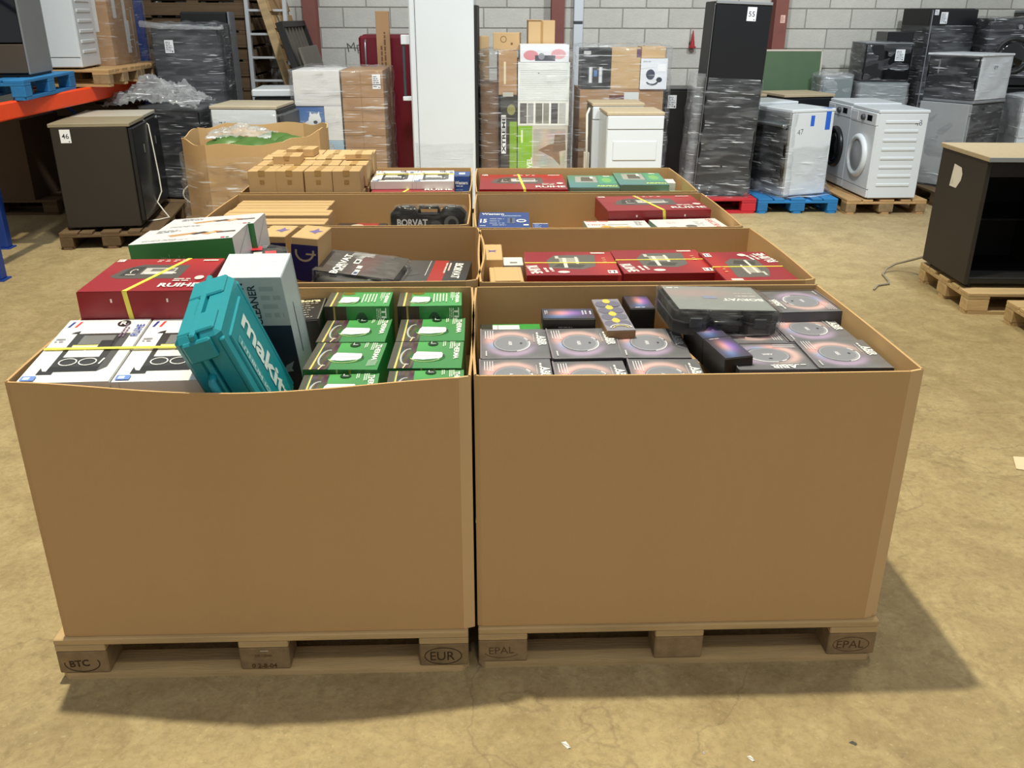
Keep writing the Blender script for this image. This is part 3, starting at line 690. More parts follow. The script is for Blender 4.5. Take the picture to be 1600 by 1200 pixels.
# green bottle boxes
HW, HD, HH = .212, .222, .168
def bottle(p, u, v, L, r):
    p.ell(u+L*.5, v-.01, L*.6, r*1.25, '#2f6a38', 24).arc(u+L*.45, v-.006, L*.55, r*1.35, .004, '#a8c47c', 200, 330)
    p.poly([(u, v-r*.85), (u+L*.05, v+r*.4), (u+L*.12, v+r), (u+L*.96, v+r*.82), (u+L, v+r*.4), (u+L, v-r*.3), (u+L*.92, v-r*.7), (u+L*.4, v-r)], '#eceaf0')
    p.rect(u+L*.06, v-r*.1, u+L*.97, v+r*.08, '#c4c2d0').rect(u+L*.05, v-r*.6, u+L*.9, v-r*.45, '#d8d6e0').poly([(u+L, v-r*.3), (u+L*1.06, v-r*.35), (u+L*1.06, v+r*.2), (u+L, v+r*.3)], '#39443a')
def green_top(d):
    W = HW; p = Pr(); p.img(0, 0, W, d, 16, 12, lambda a, b: (.27+.06*b, .5+.12*glow(.38, .9, .3, .4, a, b)+.05*a, .32+.03*b))
    p.rect(0, 0, W*.085, d, '#55524a').poly([(W*.085, 0), (W*.115, 0), (W*.125, d), (W*.1, d)], '#e8c878')
    p.img(W*.115, 0, W*.34, d, 8, 8, lambda a, b: (.32+.25*noise.noise(Vector((a*5, b*5, 3))), .31+.22*noise.noise(Vector((a*5, b*5, 3.4))), .26+.2*noise.noise(Vector((a*6, b*5, 9)))))
    p.arc(W*.24, d*.42, W*.11, d*.3, .006, '#b4b8bc', 80, 290); p.poly([(W*.2, 0), (W*.22, 0), (W*.25, d*.16), (W*.235, d*.17)], '#e8d8a0')
    bottle(p, W*.3, d*.45, W*.42, d*.15)
    p.text('THERMA', W*.91, d*.62, W*.075, '#eef6ee', -90, .03, width=d*.6).lines(W*.8, d*.98, d*.3, W*.08, 3, '#e6f2e4', -90, 4).lines(W*.7, d*.98, d*.2, W*.05, 2, '#dcecd8', -90, 5)
    p.ell(W*.56, d*.9, W*.075, d*.085, '#1f3a24', 18).text('1', W*.57, d*.9, W*.06, '#eef4ee', -90, .03).lines(W*.52, d*.97, d*.12, W*.03, 1, '#d0dccc', -90)
    return p
gtop = green_top(HD); gtop2 = Pr(); W = HW; d = HH
gtop2.rect(0, 0, W, d, '#52a060').rect(0, 0, W*.085, d, '#5a564e').poly([(W*.085, 0), (W*.115, 0), (W*.125, d), (W*.1, d)], '#e8c878').rect(W*.12, 0, W*.2, d, '#6a6048').ell(W*.3, d*.85, W*.1, d*.1, '#7a6a30')
bottle(gtop2, W*.2, d*.42, W*.3, d*.2); gtop2.text('THERMA', W*.93, d*.52, W*.06, '#f0f8f0', -90, .03, width=d*.7).lines(W*.82, d*.88, d*.6, W*.07, 3, '#e8f4e6', -90)
for i in range(5): gtop2.rect(W*(.55+.05*i), d*(.22+.05*(i % 2)), W*(.57+.05*i), d*.78, '#d8ecd6')
gside = Pr(); h = HD
gside.rect(0, 0, W, h, '#2f7c3c').rect(0, 0, W*.15, h, '#2e2a24').rect(W*.14, 0, W*.165, h, '#a88c50').img(W*.17, 0, W*.34, h, 6, 8, lambda a, b: (.22+.1*noise.noise(Vector((a*4, b*5, 1))), .2, .14))
gside.text('THERMA', W*.92, h*.6, W*.075, '#e4ece2', -90, .03, width=h*.75).lines(W*.8, h*.97, h*.45, W*.08, 3, '#c8d8c4', -90).ell(W*.57, h*.74, W*.1, h*.17, '#20402a', 20).text('2', W*.6, h*.74, W*.09, '#eef0ec', -90, .03).text('LITER', W*.52, h*.74, W*.04, '#dfe6dc', -90, .02)
GG = 'green boxes printed with a bottle'
def green_box(loc, rot, label, up=False, h=HH):
    dm = (HW, HH, HD) if up else (HW, HD, h)
    t = carton_thing('green_bottle_box', label, 'product box', dm, GREENBOX, loc, rot, GG)
    (gtop2 if up else gtop).put('printed_lid', t, 'top', dm)
    if up: gside.put('printed_side', t, 'front', dm)
    else: Pr().rect(0, 0, HW, h, '#226030').rect(HW*.45, 0, HW*.47, h, '#a0a070').rect(HW*.62, 0, HW*.65, h, '#807820').put('printed_side', t, 'front', dm)
    return t
GB = 'green bottle box '
green_box((-.39, .735, .705), 0, GB+'standing upright in the back row beside the black box', True)
green_box((-.152, .74, .703), R(1), GB+'standing upright in the back row by the right corner', True)
green_box((-.383, .548, .712), R(-1), GB+'in the second row from the back, on the left')
green_box((-.139, .55, .712), 0, GB+'in the second row from the back, against the right side')
green_box((-.38, .318, .712), R(-2), GB+'in the third row, on the left, with a torn white corner')
green_box((-.142, .322, .712), R(-1), GB+'in the third row, against the right side')
green_box((-.374, .11, .702), R(2), GB+'lowest at the front rim, on the left', h=.166).scale = (1, .82, 1)
green_box((-.135, .112, .702), R(1), GB+'lowest at the front rim, in the right corner', h=.174).scale = (1, .82, 1)
mb = MB().add([(.07, -.09, .0012), (.098, -.085, .002), (.1, -.05, .004), (.088, -.03, .003), (.074, -.055, .006)], [(0, 1, 2, 3, 4)])
o = mb.build('torn_film_scrap', FILMH, None, (-.38, .318, .883), R(-2)); tag(o, 'torn scrap of clear film on a green bottle box', 'film')
# ------------------------------------------------------------------ second row, left
pad(-1.18, .92, -.02, 1.73, .55, 'cardboard sheet inside the second row left box')
def knife_box(loc, rot, dims, label):
    t = carton_thing('green_white_box', label, 'product box', dims, GREEND, loc, rot, 'white boxes with green sides'); W, D, H = dims
    def f(a, b):
        n = noise.noise(Vector((a*9, b*9, 2)))*.09; k = .9+min(0, n)*1.4
        return k, k-.01, k+.02
    p = Pr().img(.0, .0, W, D, 26, 18, f)
    p.poly([(W*.28, D*.5), (W*.55, D*.62), (W*.58, D*.5), (W*.34, D*.36)], '#c99a6a').poly([(W*.5, D*.5), (W*.62, D*.62), (W*.7, D*.55), (W*.56, D*.42)], '#4a4038')
    p.poly([(W*.62, D*.45), (W*.74, D*.62), (W*.82, D*.56), (W*.7, D*.38)], '#d88a4a').poly([(W*.66, D*.48), (W*.73, D*.55), (W*.76, D*.5), (W*.7, D*.44)], '#f0d8b0').poly([(W*.76, D*.52), (W*.95, D*.55), (W*.96, D*.46), (W*.78, D*.44)], '#56504e')
    p.lines(W*.1, D*.1, W*.5, D*.12, 2, '#c8ccd0').lines(W*.12, D*.7, W*.3, D*.2, 3, '#b8bcc4').rect(W*.88, D*.04, W*.92, D*.1, '#c04040').rect(W*.93, D*.04, W*.96, D*.1, '#3c8048'); p.put('printed_lid', t, 'top', dims)
    Pr().rect(0, 0, W, H, '#3f8a4c').lines(W*.38, H*.12, H*.7, .035, 5, '#7aa87c', 90, 3).lines(W*.54, H*.12, H*.6, .04, 5, '#7aa87c', 90, 7).put('printed_side', t, 'front', dims)
    Pr().rect(0, 0, D, H, '#dde2e8').poly([(0, H*.2), (D*.98, H*.94), (D*.98, H*.98), (0, H*.28)], '#aab0b8').put('side_flap', t, 'right', dims)
    return t
knife_box((-1.01, 1.012, .966), (0, R(-4), 0), (.36, .222, .122), 'white box with green sides, the nearer of two, behind the red box')
knife_box((-.985, 1.222, .966), (0, R(-4), 0), (.35, .185, .122), 'white box with green sides, the farther of two, beside the long flat cartons')
carton_thing('plain_carton', 'plain carton below the green sided white boxes', 'carton', (.34, .44, .395), CARTON2, (-1.01, 1.12, .552), 0)
def omg_box(loc, rot, dims, label):
    t = carton_thing('purple_print_carton', label, 'carton', dims, CARTON, loc, rot, 'plain cartons with purple circle print'); W, D, H = dims
    p = Pr().rect(0, 0, W, H*.93, '#2f2a5e').poly([(0, H*.62), (W*.3, H*.575), (W*.7, H*.575), (W, H*.63), (W, H*.58), (W*.6, H*.54), (0, H*.5)], '#b59468')
    p.arc(W*.5, H*.86, W*.36, W*.36, .008, '#b8a888', 165, 375).rect(W*.55, H*.835, W*.92, H*.852, '#b8a888').arc(W*.15, H*.42, W*.36, W*.4, .02, '#a88a62', -80, 80).ell(W*.8, H*.47, .009, .012, '#b0a0b8').ell(W*.8, H*.38, .007, .009, '#b0a0b8').rect(W*.45, H*.3, W*.85, H*.32, '#9c8f78')
    p.put('printed_side', t, 'front', dims)
    Pr().poly([(W*.4, D*.5), (W*.55, D*.62), (W*.62, D*.8), (W*.72, D*.62), (W*.9, D*.6), (W*.75, D*.48), (W*.7, D*.35), (W*.55, D*.45)], '#7c70a8').put('printed_lid', t, 'top', dims); return t
omg_box((-.695, 1.435, .58), (0, R(4), R(-6)), (.108, .21, .42), 'tall carton with a purple circle print beside the film wrapped black bags')
omg_box((-.83, 1.56, .58), (0, 0, R(-5)), (.115, .2, .395), 'carton with a purple printed edge, half hidden behind the film wrapped black bundle')
# black bundle in film
def bag_bundle(loc, rot, dims, label, fn=None):
    W, D, H = dims; t = thing('film_wrapped_case', label, 'tool case', loc, rot, 'film wrapped black cases'); mb = MB(); n = 22; prof = []
    for j in range(13):
        a = math.pi*j/12; ex = .5
        prof.append((max(.02, abs(math.sin(a))**ex), -math.cos(a)*.5+.5 if False else (1-math.copysign(abs(math.cos(a))**ex, math.cos(a)))/2))
    def q(r, z):
        vs = []
        for k in range(n):
            a = 2*math.pi*k/n; c, s = math.cos(a), math.sin(a)
            vs.append((W/2*r*math.copysign(abs(c)**.45, c), D/2*r*math.copysign(abs(s)**.45, s), H*z))
        return vs
    vs = [v for r, z in prof for v in q(r, z)]
    fs = [(j*n+k, j*n+(k+1) % n, (j+1)*n+(k+1) % n, (j+1)*n+k) for j in range(12) for k in range(n)] + [tuple(range(n)), tuple(range(12*n, 13*n))]
    mb.add(vs, fs); mb.build('case_body', BLACKM, t, smooth=True)
    if fn: fn(t, dims)
    film_shell('film_bag', -W/2+.004, -D/2+.004, .01, W/2-.004, D/2-.004, H, FILMG, .008, .03, int(loc[0]*90)+200, t, round_=.06)
    return t
def bag_print(t, d):
    W, D, H = d
    Pr().img(W*.03, D*.12, W*.97, D*.9, 8, 6, lambda a, b: (.33+.12*glow(.55, .6, .12, .6, a, b), .31, .3)).text('BORVAT', W*.27, D*.45, .032, '#f0f0f0', 90, .03, width=D*.7).lines(W*.36, D*.2, D*.4, .02, 1, '#c8c8c8', 90)\
        .rect(W*.39, D*.5, W*.46, D*.66, '#e4e4e4').rect(W*.405, D*.54, W*.445, D*.62, '#3c3c3c').rect(W*.48, D*.12, W*.54, D*.3, '#cfd4dc').rect(W*.49, D*.15, W*.53, D*.22, '#3a4a78').rect(W*.47, D*.34, W*.53, D*.44, '#e0e0e0').put('label_sheet', t, 'top', (W, D, H+.003))
bag_bundle((-.478, 1.40, .70), (R(3), R(5), R(-9)), (.35, .35, .17), 'film wrapped black rounded case in the second row left box', bag_print)
carton_thing('plain_carton', 'plain carton below the film wrapped black case', 'carton', (.40, .5, .13), CARTON2, (-.44, 1.38, .556), 0)
bag_bundle((-.90, 1.13-.03+.27, .9), (0, 0, R(20)), (.2, .18, .12), 'film wrapped black bundle with red labels between green boxes and purple carton') if False else None
t = bag_bundle((-.772, 1.09, .80), (0, 0, R(12)), (.15, .22, .205), 'film wrapped black bundle with red labels right of the green sided boxes')
Pr().rect(.02, .12, .06, .18, '#c03040').rect(.07, .05, .11, .1, '#d04a50').rect(.03, .03, .06, .09, '#cfd2d4').put('label_sheet', t, 'top', (.15, .22, .207))
carton_thing('plain_carton', 'plain carton below the film wrapped black bundle', 'carton', (.13, .2, .245), CARTON2, (-.765, 1.09, .552), 0)
t = carton_thing('black_tool_box', 'flat black box with red stripe at the right of the second row left box', 'product box', (.285, .33, .16), BLKBOX, (-.175, 1.44, .665), (R(2), 0, R(-5)))
W, D, H = .285, .33, .16
Pr().img(0, 0, W, D, 10, 8, lambda a, b: (.36-.12*a, .36-.12*a, .37-.12*a)).rect(W*.45, 0, W*.66, D, '#a83a38').lines(W*.62, D*.9, D*.5, .03, 2, '#f0d0cc', -90).rect(W*.385, D*.35, W*.395, D*.98, '#d8d8d8').text('BORVAT', W*.83, D*.58, .035, '#f4f4f4', -90, .03, width=D*.62).lines(W*.76, D*.9, D*.5, .014, 1, '#e0e0e0', -90)\
    .poly([(W*.1, D*.3), (W*.3, D*.4), (W*.25, D*.5)], '#5a5a5c').put('printed_lid', t, 'top', (W, D, H))
carton_thing('plain_carton', 'plain carton below the flat black box with the red stripe', 'carton', (.25, .4, .1), CARTON2, (-.16, 1.42, .556), 0)

# ------------------------------------------------------------------ second row, right
pad(.035, .89, 1.2, 1.685, .70, 'cardboard sheet inside the second row right box')
def red_square(loc, rot, dims, label, flip=False):
    t = carton_thing('red_product_box', label, 'product box', dims, REDBOX, loc, rot, 'red boxes with a thin yellow strap'); W, D, H = dims
    p = Pr().img(0, 0, W, D, 12, 10, lambda a, b: (.57+.14*glow(.9, .5, .18, .6, a, b), .14+.06*glow(.9, .5, .18, .5, a, b), .18))
    p.poly([(W*.26, D*.28), (W*.62, D*.24), (W*.76, D*.36), (W*.8, D*.86), (W*.34, D*.84), (W*.24, D*.62)], '#64605c').poly([(W*.3, D*.34), (W*.6, D*.3), (W*.66, D*.42), (W*.36, D*.46)], '#48453f')
    p.rect(W*.38, D*.5, W*.6, D*.72, '#a8a49c').rect(W*.42, D*.3, W*.46, D*.72, '#dcd8d0').rect(W*.56, D*.46, W*.59, D*.76, '#d8d4cc').rect(W*.34, D*.68, W*.38, D*.8, '#c8c4bc')
    p.text('RUIHE', W*.09, D*.22, .045, '#f6f2f0', -80, .03, width=D*.32).lines(W*.17, D*.28, D*.24, .045, 2, '#eedcda', -80).ell(W*.4, D*.12, W*.065, D*.045, '#f0dcd8', 18)
    p.rect(W*.76, D*.9, W*.92, D*.95, '#f0dcd8').rect(W*.87, D*.06, W*.97, D*.18, '#ece8ea').rect(W*.885, D*.08, W*.9, D*.16, '#b02838').rect(W*.93, D*.08, W*.945, D*.16, '#28306a')
    for i in range(3): p.lines(W*.86, D*(.5+.08*i), W*.06, D*.05, 1, '#f0a878')
    o = p.put('printed_lid', t, 'top', dims)
    Pr().rect(0, 0, W, H, '#7e1620').rect(W*.96, 0, W, H, '#a03038').put('printed_side', t, 'front', dims); return t
a = red_square((.378, 1.285, .76), R(-1), (.362, .36, .14), 'red box at the left of three, next to the small plain cartons'); strap_x(a, (.362, .36, .14), .0, .009)
a = red_square((.745, 1.292, .764), R(1), (.362, .36, .14), 'red box in the middle of three, above its neighbours'); strap_x(a, (.362, .36, .14), .02, .009)
a = red_square((1.053, 1.165, .79), R(181), (.27, .44, .125), 'red box at the right of three, against the cardboard side'); strap_x(a, (.27, .44, .125), .01, .009)
carton_thing('plain_carton', 'plain carton below the right one of three red boxes', 'carton', (.25, .42, .085), CARTON2, (1.05, 1.18, .703), 0)
t = carton_thing('small_plain_carton', 'small plain carton with a purple printed mark in the second row right box', 'carton', (.082, .25, .2), CARTON, (.067, 1.42, .715), 0)
Pr().poly([(.022, .11), (.04, .125), (.058, .112), (.05, .13), (.06, .15), (.04, .14), (.022, .152), (.03, .13)], '#6a5aa0').put('printed_mark', t, 'top', (.082, .25, .2))
t = carton_thing('small_plain_carton', 'small plain carton with a lifted flap beside the red boxes', 'carton', (.128, .2, .18), CARTON, (.118, 1.195, .703), R(1))
MB().box(-.045, -.106, .18, .05, .09, .183, bev=.001).build('flap', CARTON, t)
t = carton_thing('small_white_box', 'small white box peeping out behind the plain carton with the lifted flap', 'product box', (.085, .12, .17), WHITEW, (.152, 1.43, .703), 0)
Pr().rect(.03, .02, .06, .04, '#8a8680').put('printed_mark', t, 'top', (.085, .12, .17))

# ------------------------------------------------------------------ third row, left
pad(-1.23, 1.81, -.055, 2.52, .56, 'cardboard sheet inside the third row left box')
for i, (y, z, x0, x1, lb) in enumerate(((2.42, .925, -1.21, -.735, 'farthest'), (2.285, .925, -1.205, -.74, 'second farthest'), (2.13, .935, -1.20, -.70, 'second nearest'), (1.965, .928, -1.16, -.695, 'nearest'))):
    L = x1-x0; t = carton_thing('long_flat_carton', 'long flat plain carton on edge, %s of four in a row' % lb, 'carton', (L, .118, z-.562), CARTON, ((x0+x1)/2, y, .562), R(-1), 'long flat cartons on edge')
    Pr().rect(.01, .055, L-.01, .063, '#b08c58').put('seam', t, 'top', (L, .118, z-.562), PRINTM)
    Pr().rect(.0, .33, L, .334, '#a27e4c').put('fold_line', t, 'front', (L, .118, z-.562), PRINTM)
def lid_front(t, dims):
    W, D, H = dims
    p = Pr().text('BORVAT', W*.29, D*.48, .05, '#f4f4f4', 0, .035, width=W*.42).rect(W*.06, D*.38, W*.5, D*.388, '#c8c8c8').ell(W*.6, D*.35, .03, .03, '#5a5d60').ell(W*.75, D*.42, .05, .06, '#70746f', 16).ell(W*.78, D*.44, .025, .03, '#3a3e40', 14)
    p.put('lettering', t, 'top', dims)
def upright_case(loc, label):
    t = tool_case((0, 0, 0), (0, 0, 0), (.365, .30, .105), label, None, True)
    t.matrix_basis = Matrix.Translation(loc) @ Matrix.Rotation(R(-2), 4, 'Z') @ Matrix.Rotation(R(86), 4, 'X') @ Matrix.Rotation(R(180), 4, 'Z')
    W, D, H = .365, .30, .105
    p = Pr().text('BORVAT', W*.71, D*.235, .034, '#f4f4f4', 180, .035, width=W*.4).rect(W*.5, D*.3, W*.92, D*.307, '#c8c8c8').ell(W*.4, D*.3, .028, .03, '#5a5d60').ell(W*.2, D*.24, .035, .035, '#777b78', 16).ell(W*.19, D*.24, .02, .02, '#3a3e40', 14)
    o = p.put('lettering', t, 'top', (W, D, H)); return t
upright_case((-.225, 2.15, .812), 'black tool case standing upright with white lettering in the third row')
carton_thing('plain_carton', 'plain carton supporting the upright black tool case', 'carton', (.36, .4, .09), CARTON2, (-.235, 2.15, .562), 0)
t = carton_thing('black_red_box', 'low black box with red print between long flat cartons and tool case', 'product box', (.24, .3, .3), BLKBOX, (-.565, 2.05, .565), R(-3))
Pr().rect(0, 0, .24, .3, '#3a302c').rect(.09, .1, .2, .3, '#9c342e').rect(.02, .03, .06, .07, '#e8e4e0').rect(.17, .06, .22, .1, '#e8e4e0').lines(.07, .05, .12, .06, 4, '#e6c0b0', 60).ell(.1, .24, .03, .03, '#c8b8a8').put('printed_lid', t, 'top', (.24, .3, .3))

# ------------------------------------------------------------------ third row, right
pad(.02, 1.75, 1.175, 2.515, .66, 'cardboard sheet inside the third row right box')
def blue_box(loc, rot, dims, label, fn):
    t = carton_thing('blue_product_box', label, 'product box', dims, WHITEW, loc, rot, 'blue boxes with white lettering'); W, D, H = dims
    p = Pr().img(0, 0, W, D, 8, 8, lambda a, b: (.17+.06*b, .3+.06*b, .58+.04*b)); fn(p, W, D); p.put('printed_lid', t, 'top', dims)
    Pr().rect(0, H*.55, W, H, '#23407c').put('printed_side', t, 'front', dims); return t
def blue_big(p, W, D):
    p.text('Western', W*.27, D*.88, .045, '#f2f4f8', 0, .03, width=W*.45).rect(W*.45, D*.74, W*.84, D*.77, '#c8d4ec').text('15', W*.1, D*.42, .085, '#f4f6fa', 0, .03, width=W*.13).rect(W*.04, D*.1, W*.15, D*.13, '#e8ecf4')
    for i in range(3): p.lines(W*.22, D*(.52-.14*i), W*.3, .02, 1, '#cdd8ee', 0, i)
    p.rect(W*.57, D*.25, W*.72, D*.62, '#5c6f92').rect(W*.62, D*.3, W*.66, D*.6, '#2c3a58').ell(W*.84, D*.42, W*.1, D*.1, '#eef2f6', 20).ell(W*.84, D*.42, W*.07, D*.05, '#2a5098', 20).rect(W*.88, D*.12, W*.98, D*.2, '#eef0f4').lines(W*.28, D*.12, W*.4, .016, 1, '#e6ecf6')
blue_box((.138, 2.295, .79), R(-2), (.256, .365, .068), 'blue box with white lettering in the third row right box', blue_big)
carton_thing('plain_carton', 'plain carton below the large blue box', 'carton', (.24, .34, .124), CARTON2, (.138, 2.3, .663), 0)
blue_box((.325, 2.30, .72), R(-2), (.078, .16, .1), 'small blue box beside the larger blue box', lambda p, W, D: (p.lines(W*.1, D*.3, W*.5, D*.6, 4, '#8aa4d8'), p.rect(W*.0, D*.94, W, D, '#e6eaf2')))
carton_thing('plain_carton', 'plain carton below the small blue box', 'carton', (.07, .14, .055), CARTON2, (.325, 2.3, .663), 0)
red_box((.885, 2.312, .832), R(3), (.51, .37, .105), 'red box with a yellow strap in the third row, behind two white boxes', (.02, -.05))
carton_thing('plain_carton', 'plain carton below the red box of the third row', 'carton', (.46, .3, .167), CARTON2, (.88, 2.33, .663), R(3))
def white_flat(loc, rot, dims, label, fn):
    t = carton_thing('flat_white_box', label, 'product box', dims, WHITEW, loc, rot, 'flat white boxes of the third row'); W, D, H = dims
    p = Pr().rect(0, 0, W, D, '#eeeceb'); fn(p, W, D); p.put('printed_lid', t, 'top', dims); Pr().rect(0, 0, D, H, '#8fae9a').put('printed_side', t, 'left', dims); return t
white_flat((.672, 1.962, .805), R(2), (.298, .265, .088), 'flat white box with an orange food print in front of the red box', lambda p, W, D: (p.lines(W*.03, D*.9, W*.55, .03, 1, '#d05048'), p.text('Ultra', W*.17, D*.7, .03, '#d86058', 0, .02), p.ell(W*.3, D*.42, .03, .05, '#e8a848', 14), p.ell(W*.4, D*.35, .03, .04, '#7a9a58', 14),
    p.ell(W*.52, D*.4, .035, .04, '#e8c488', 14), p.ell(W*.64, D*.38, .02, .04, '#e0b070', 12), p.rect(W*.35, D*.66, W*.68, D*.69, '#9aa0a4'), p.lines(W*.8, D*.6, W*.15, D*.35, 5, '#b8c0c8')))
white_flat((1.012, 1.985, .805), R(5), (.33, .25, .092), 'flat white box with red lettering at the right end', lambda p, W, D: (p.text('SAKURA', W*.88, D*.6, .034, '#c84848', -90, .02, width=D*.7), p.ell(W*.22, D*.25, .03, .028, '#77787a', 14), p.ell(W*.5, D*.38, .028, .026, '#66686a', 14), p.lines(W*.2, D*.6, W*.2, D*.2, 3, '#d0d4d8'), p.lines(W*.6, D*.4, W*.15, D*.4, 4, '#c4ccd4')))
carton_thing('plain_carton', 'plain carton below the flat white box with the food print', 'carton', (.27, .2, .135), CARTON2, (.68, 1.93, .662), 0)
carton_thing('plain_carton', 'plain carton below the flat white box with red lettering', 'carton', (.27, .15, .14), CARTON2, (1.01, 1.93, .662), R(6))

# ------------------------------------------------------------------ rear row, left: heap of small cartons
pad(-1.23, 2.62, -.055, 3.39, .60, 'cardboard sheet inside the rear left box')
cd = (.146, .17, .118)
c0 = carton_thing('small_carton', 'small plain taped carton', 'carton', cd, CARTON, (0, 0, 0), 0, 'small plain cartons heaped in the rear left box')
Pr().rect(.055, 0, .09, .17, '#b8945e').rect(.0, .083, .146, .086, '#a8844e').put('tape', c0, 'top', cd); Pr().rect(.055, .09, .09, .118, '#b08c56').rect(.06, .05, .085, .07, '#a5814c').put('tape', c0, 'front', cd)
first = True; names = ['leftmost', 'second from the left', 'third from the left', 'rightmost']
for row, (y, dz) in enumerate(((2.705, 0), (2.885, .004), (3.065, .01), (3.24, .012))):
    for lay in range(3):
        for i in range(4):
            if lay < 2 and row > 0: continue
            x = -1.135+.149*i + (.012 if row % 2 else 0) + (random.uniform(-.003, .003)); z = .60+lay*.1505 + dz if False else .696+(lay-1)*.12 if lay < 2 else .935+dz
            if lay == 0: continue
            lb = 'small plain carton in the %s row of the heap, %s%s' % (['front', 'second', 'third', 'rear'][row], names[i], ', top layer' if lay == 2 else ', lower layer')
            loc, ro = (x, y+random.uniform(-.004, .004), z if lay == 2 else .815), R(random.uniform(-2, 2))
            if first: c0.location = loc; c0.rotation_euler = (0, 0, ro); c0['label'] = lb; first = False
            else: copy_tree(c0, loc, ro, lb)
copy_tree(c0, (-1.04, 2.895, 1.058), R(3), 'small plain carton lying on top of the second row at the left').scale = (1, .9, .35)
copy_tree(c0, (-1.0, 3.11, 1.066), R(-4), 'small plain carton lying on top of the third row at the left').scale = (1.05, .8, .35)
copy_tree(c0, (-.665, 3.02, 1.062), R(2), 'small plain carton lying on top of the third row at the right').scale = (1, .9, .25)
o = carton_thing('plain_carton', 'plain carton filling the rear left box below the heaped small cartons', 'carton', (.63, .76, .2), CARTON2, (-.905, 3.0, .605), 0)
carton_thing('plain_carton', 'plain carton filling the space behind the front small cartons', 'carton', (.62, .54, .125), CARTON2, (-.905, 3.075, .808), 0)
# white pair on a red box, blue box
carton_thing('plain_carton', 'plain carton below the red box of the rear left box', 'carton', (.44, .6, .2), CARTON2, (-.345, 3.0, .605), 0)
red_box((-.355, 2.955, .81), R(1), (.455, .45, .108), 'red box in the rear row below two white boxes', (-.05, .06))
for x, lb in ((-.475, 'white box printed with a grey machine, left one of two on the rear red box'), (-.245, 'white box printed with a grey machine, right one of two on the rear red box')):
    t = white_box((x, 3.0, .921), R(1), lb); t.scale = (.97, .92, .9)
s = MB().box(-.23, -.006, 0, .23, .006, .0025).build('yellow_strap', YELLOW, None, (-.36, 3.05, .9635), R(1)); tag(s, 'yellow plastic strap across the two white boxes in the rear row', 'strap')
t = carton_thing('blue_product_box', 'blue box with white lettering in the right corner of the rear left box', 'product box', (.1, .155, .125), BLUEBOX, (-.09, 3.15, .825), R(-1), 'blue boxes with white lettering')
Pr().text('Western', .05, .085, .02, '#eef2f8', 0, .03, width=.075).lines(.02, .06, .06, .012, 1, '#c4d0e8').lines(.015, .015, .07, .035, 3, '#7c93c8').put('printed_side', t, 'front', (.1, .155, .125))
Pr().rect(.035, .05, .07, .11, '#dfe6f0').rect(.0, .0, .1, .02, '#31508e').put('printed_lid', t, 'top', (.1, .155, .125))
carton_thing('white_carton', 'white carton below the blue box in the rear left box', 'carton', (.105, .42, .213), WHITEW, (-.094, 3.02, .608), 0)

# ------------------------------------------------------------------ rear row, right
pad(.02, 2.615, 1.17, 3.365, .74, 'cardboard sheet inside the rear right box')
red_box((.268, 3.1, .80), R(-1), (.50, .5, .11), 'red box with a yellow strap at the left of the rear right box', (.005, -.02))
carton_thing('plain_carton', 'plain carton below the red box of the rear right box', 'carton', (.46, .45, .054), CARTON2, (.27, 3.1, .743), 0)
def teal_box(loc, rot, label):
    dims = (.285, .42, .13); t = carton_thing('teal_product_box', label, 'product box', dims, mat('olive_grey_card', '#5d7466', .5), loc, rot, 'teal boxes with a grey machine print'); W, D, H = dims
    p = Pr().img(0, 0, W, D, 8, 8, lambda a, b: (.33+.03*b, .53+.03*b, .48+.1*(1-b)*(1-a))).poly([(W*.14, D*.42), (W*.6, D*.42), (W*.6, D*.9), (W*.16, D*.9)], '#a4a8a4').poly([(W*.26, D*.5), (W*.52, D*.5), (W*.5, D*.84), (W*.28, D*.84)], '#5f5a56').rect(W*.47, D*.72, W*.53, D*.9, '#eceeee')
    p.poly([(W*.63, D*.3), (W*.98, D*.3), (W*.98, D*.95), (W*.63, D*.95)], '#52a080').ell(W*.8, D*.6, .03, .08, '#7ab870', 14).rect(W*.76, D*.9, W*.9, D*.95, '#e8f0e8').text('AIRPRO', W*.76, D*.13, .045, '#d8ec80', 0, .03, width=W*.42); p.put('printed_lid', t, 'top', dims); return t
teal_box((.685, 3.13, .775), R(-3), 'teal box with yellow lettering beside the rear red box'); teal_box((.972, 3.16, .785), R(-2), 'teal box with yellow lettering at the right of its twin')
t = carton_thing('green_flat_box', 'flat pale green box in the right corner of the rear right box', 'product box', (.14, .25, .13), GREENBOX, (1.1, 2.86, .745), R(-6)); Pr().rect(0, 0, .14, .25, '#7cc496').rect(.01, .19, .07, .235, '#f0f4f0').rect(.0, .05, .14, .08, '#9cd8a8').put('printed_lid', t, 'top', (.14, .25, .13))
t = carton_thing('white_flat_carton', 'small white carton leaning on the right rim of the rear right box', 'carton', (.12, .12, .17), WHITEW, (1.105, 3.09, .745), R(-4)); Pr().lines(.02, .02, .04, .03, 2, '#b0b4b4').put('printed_mark', t, 'front', (.12, .12, .17))
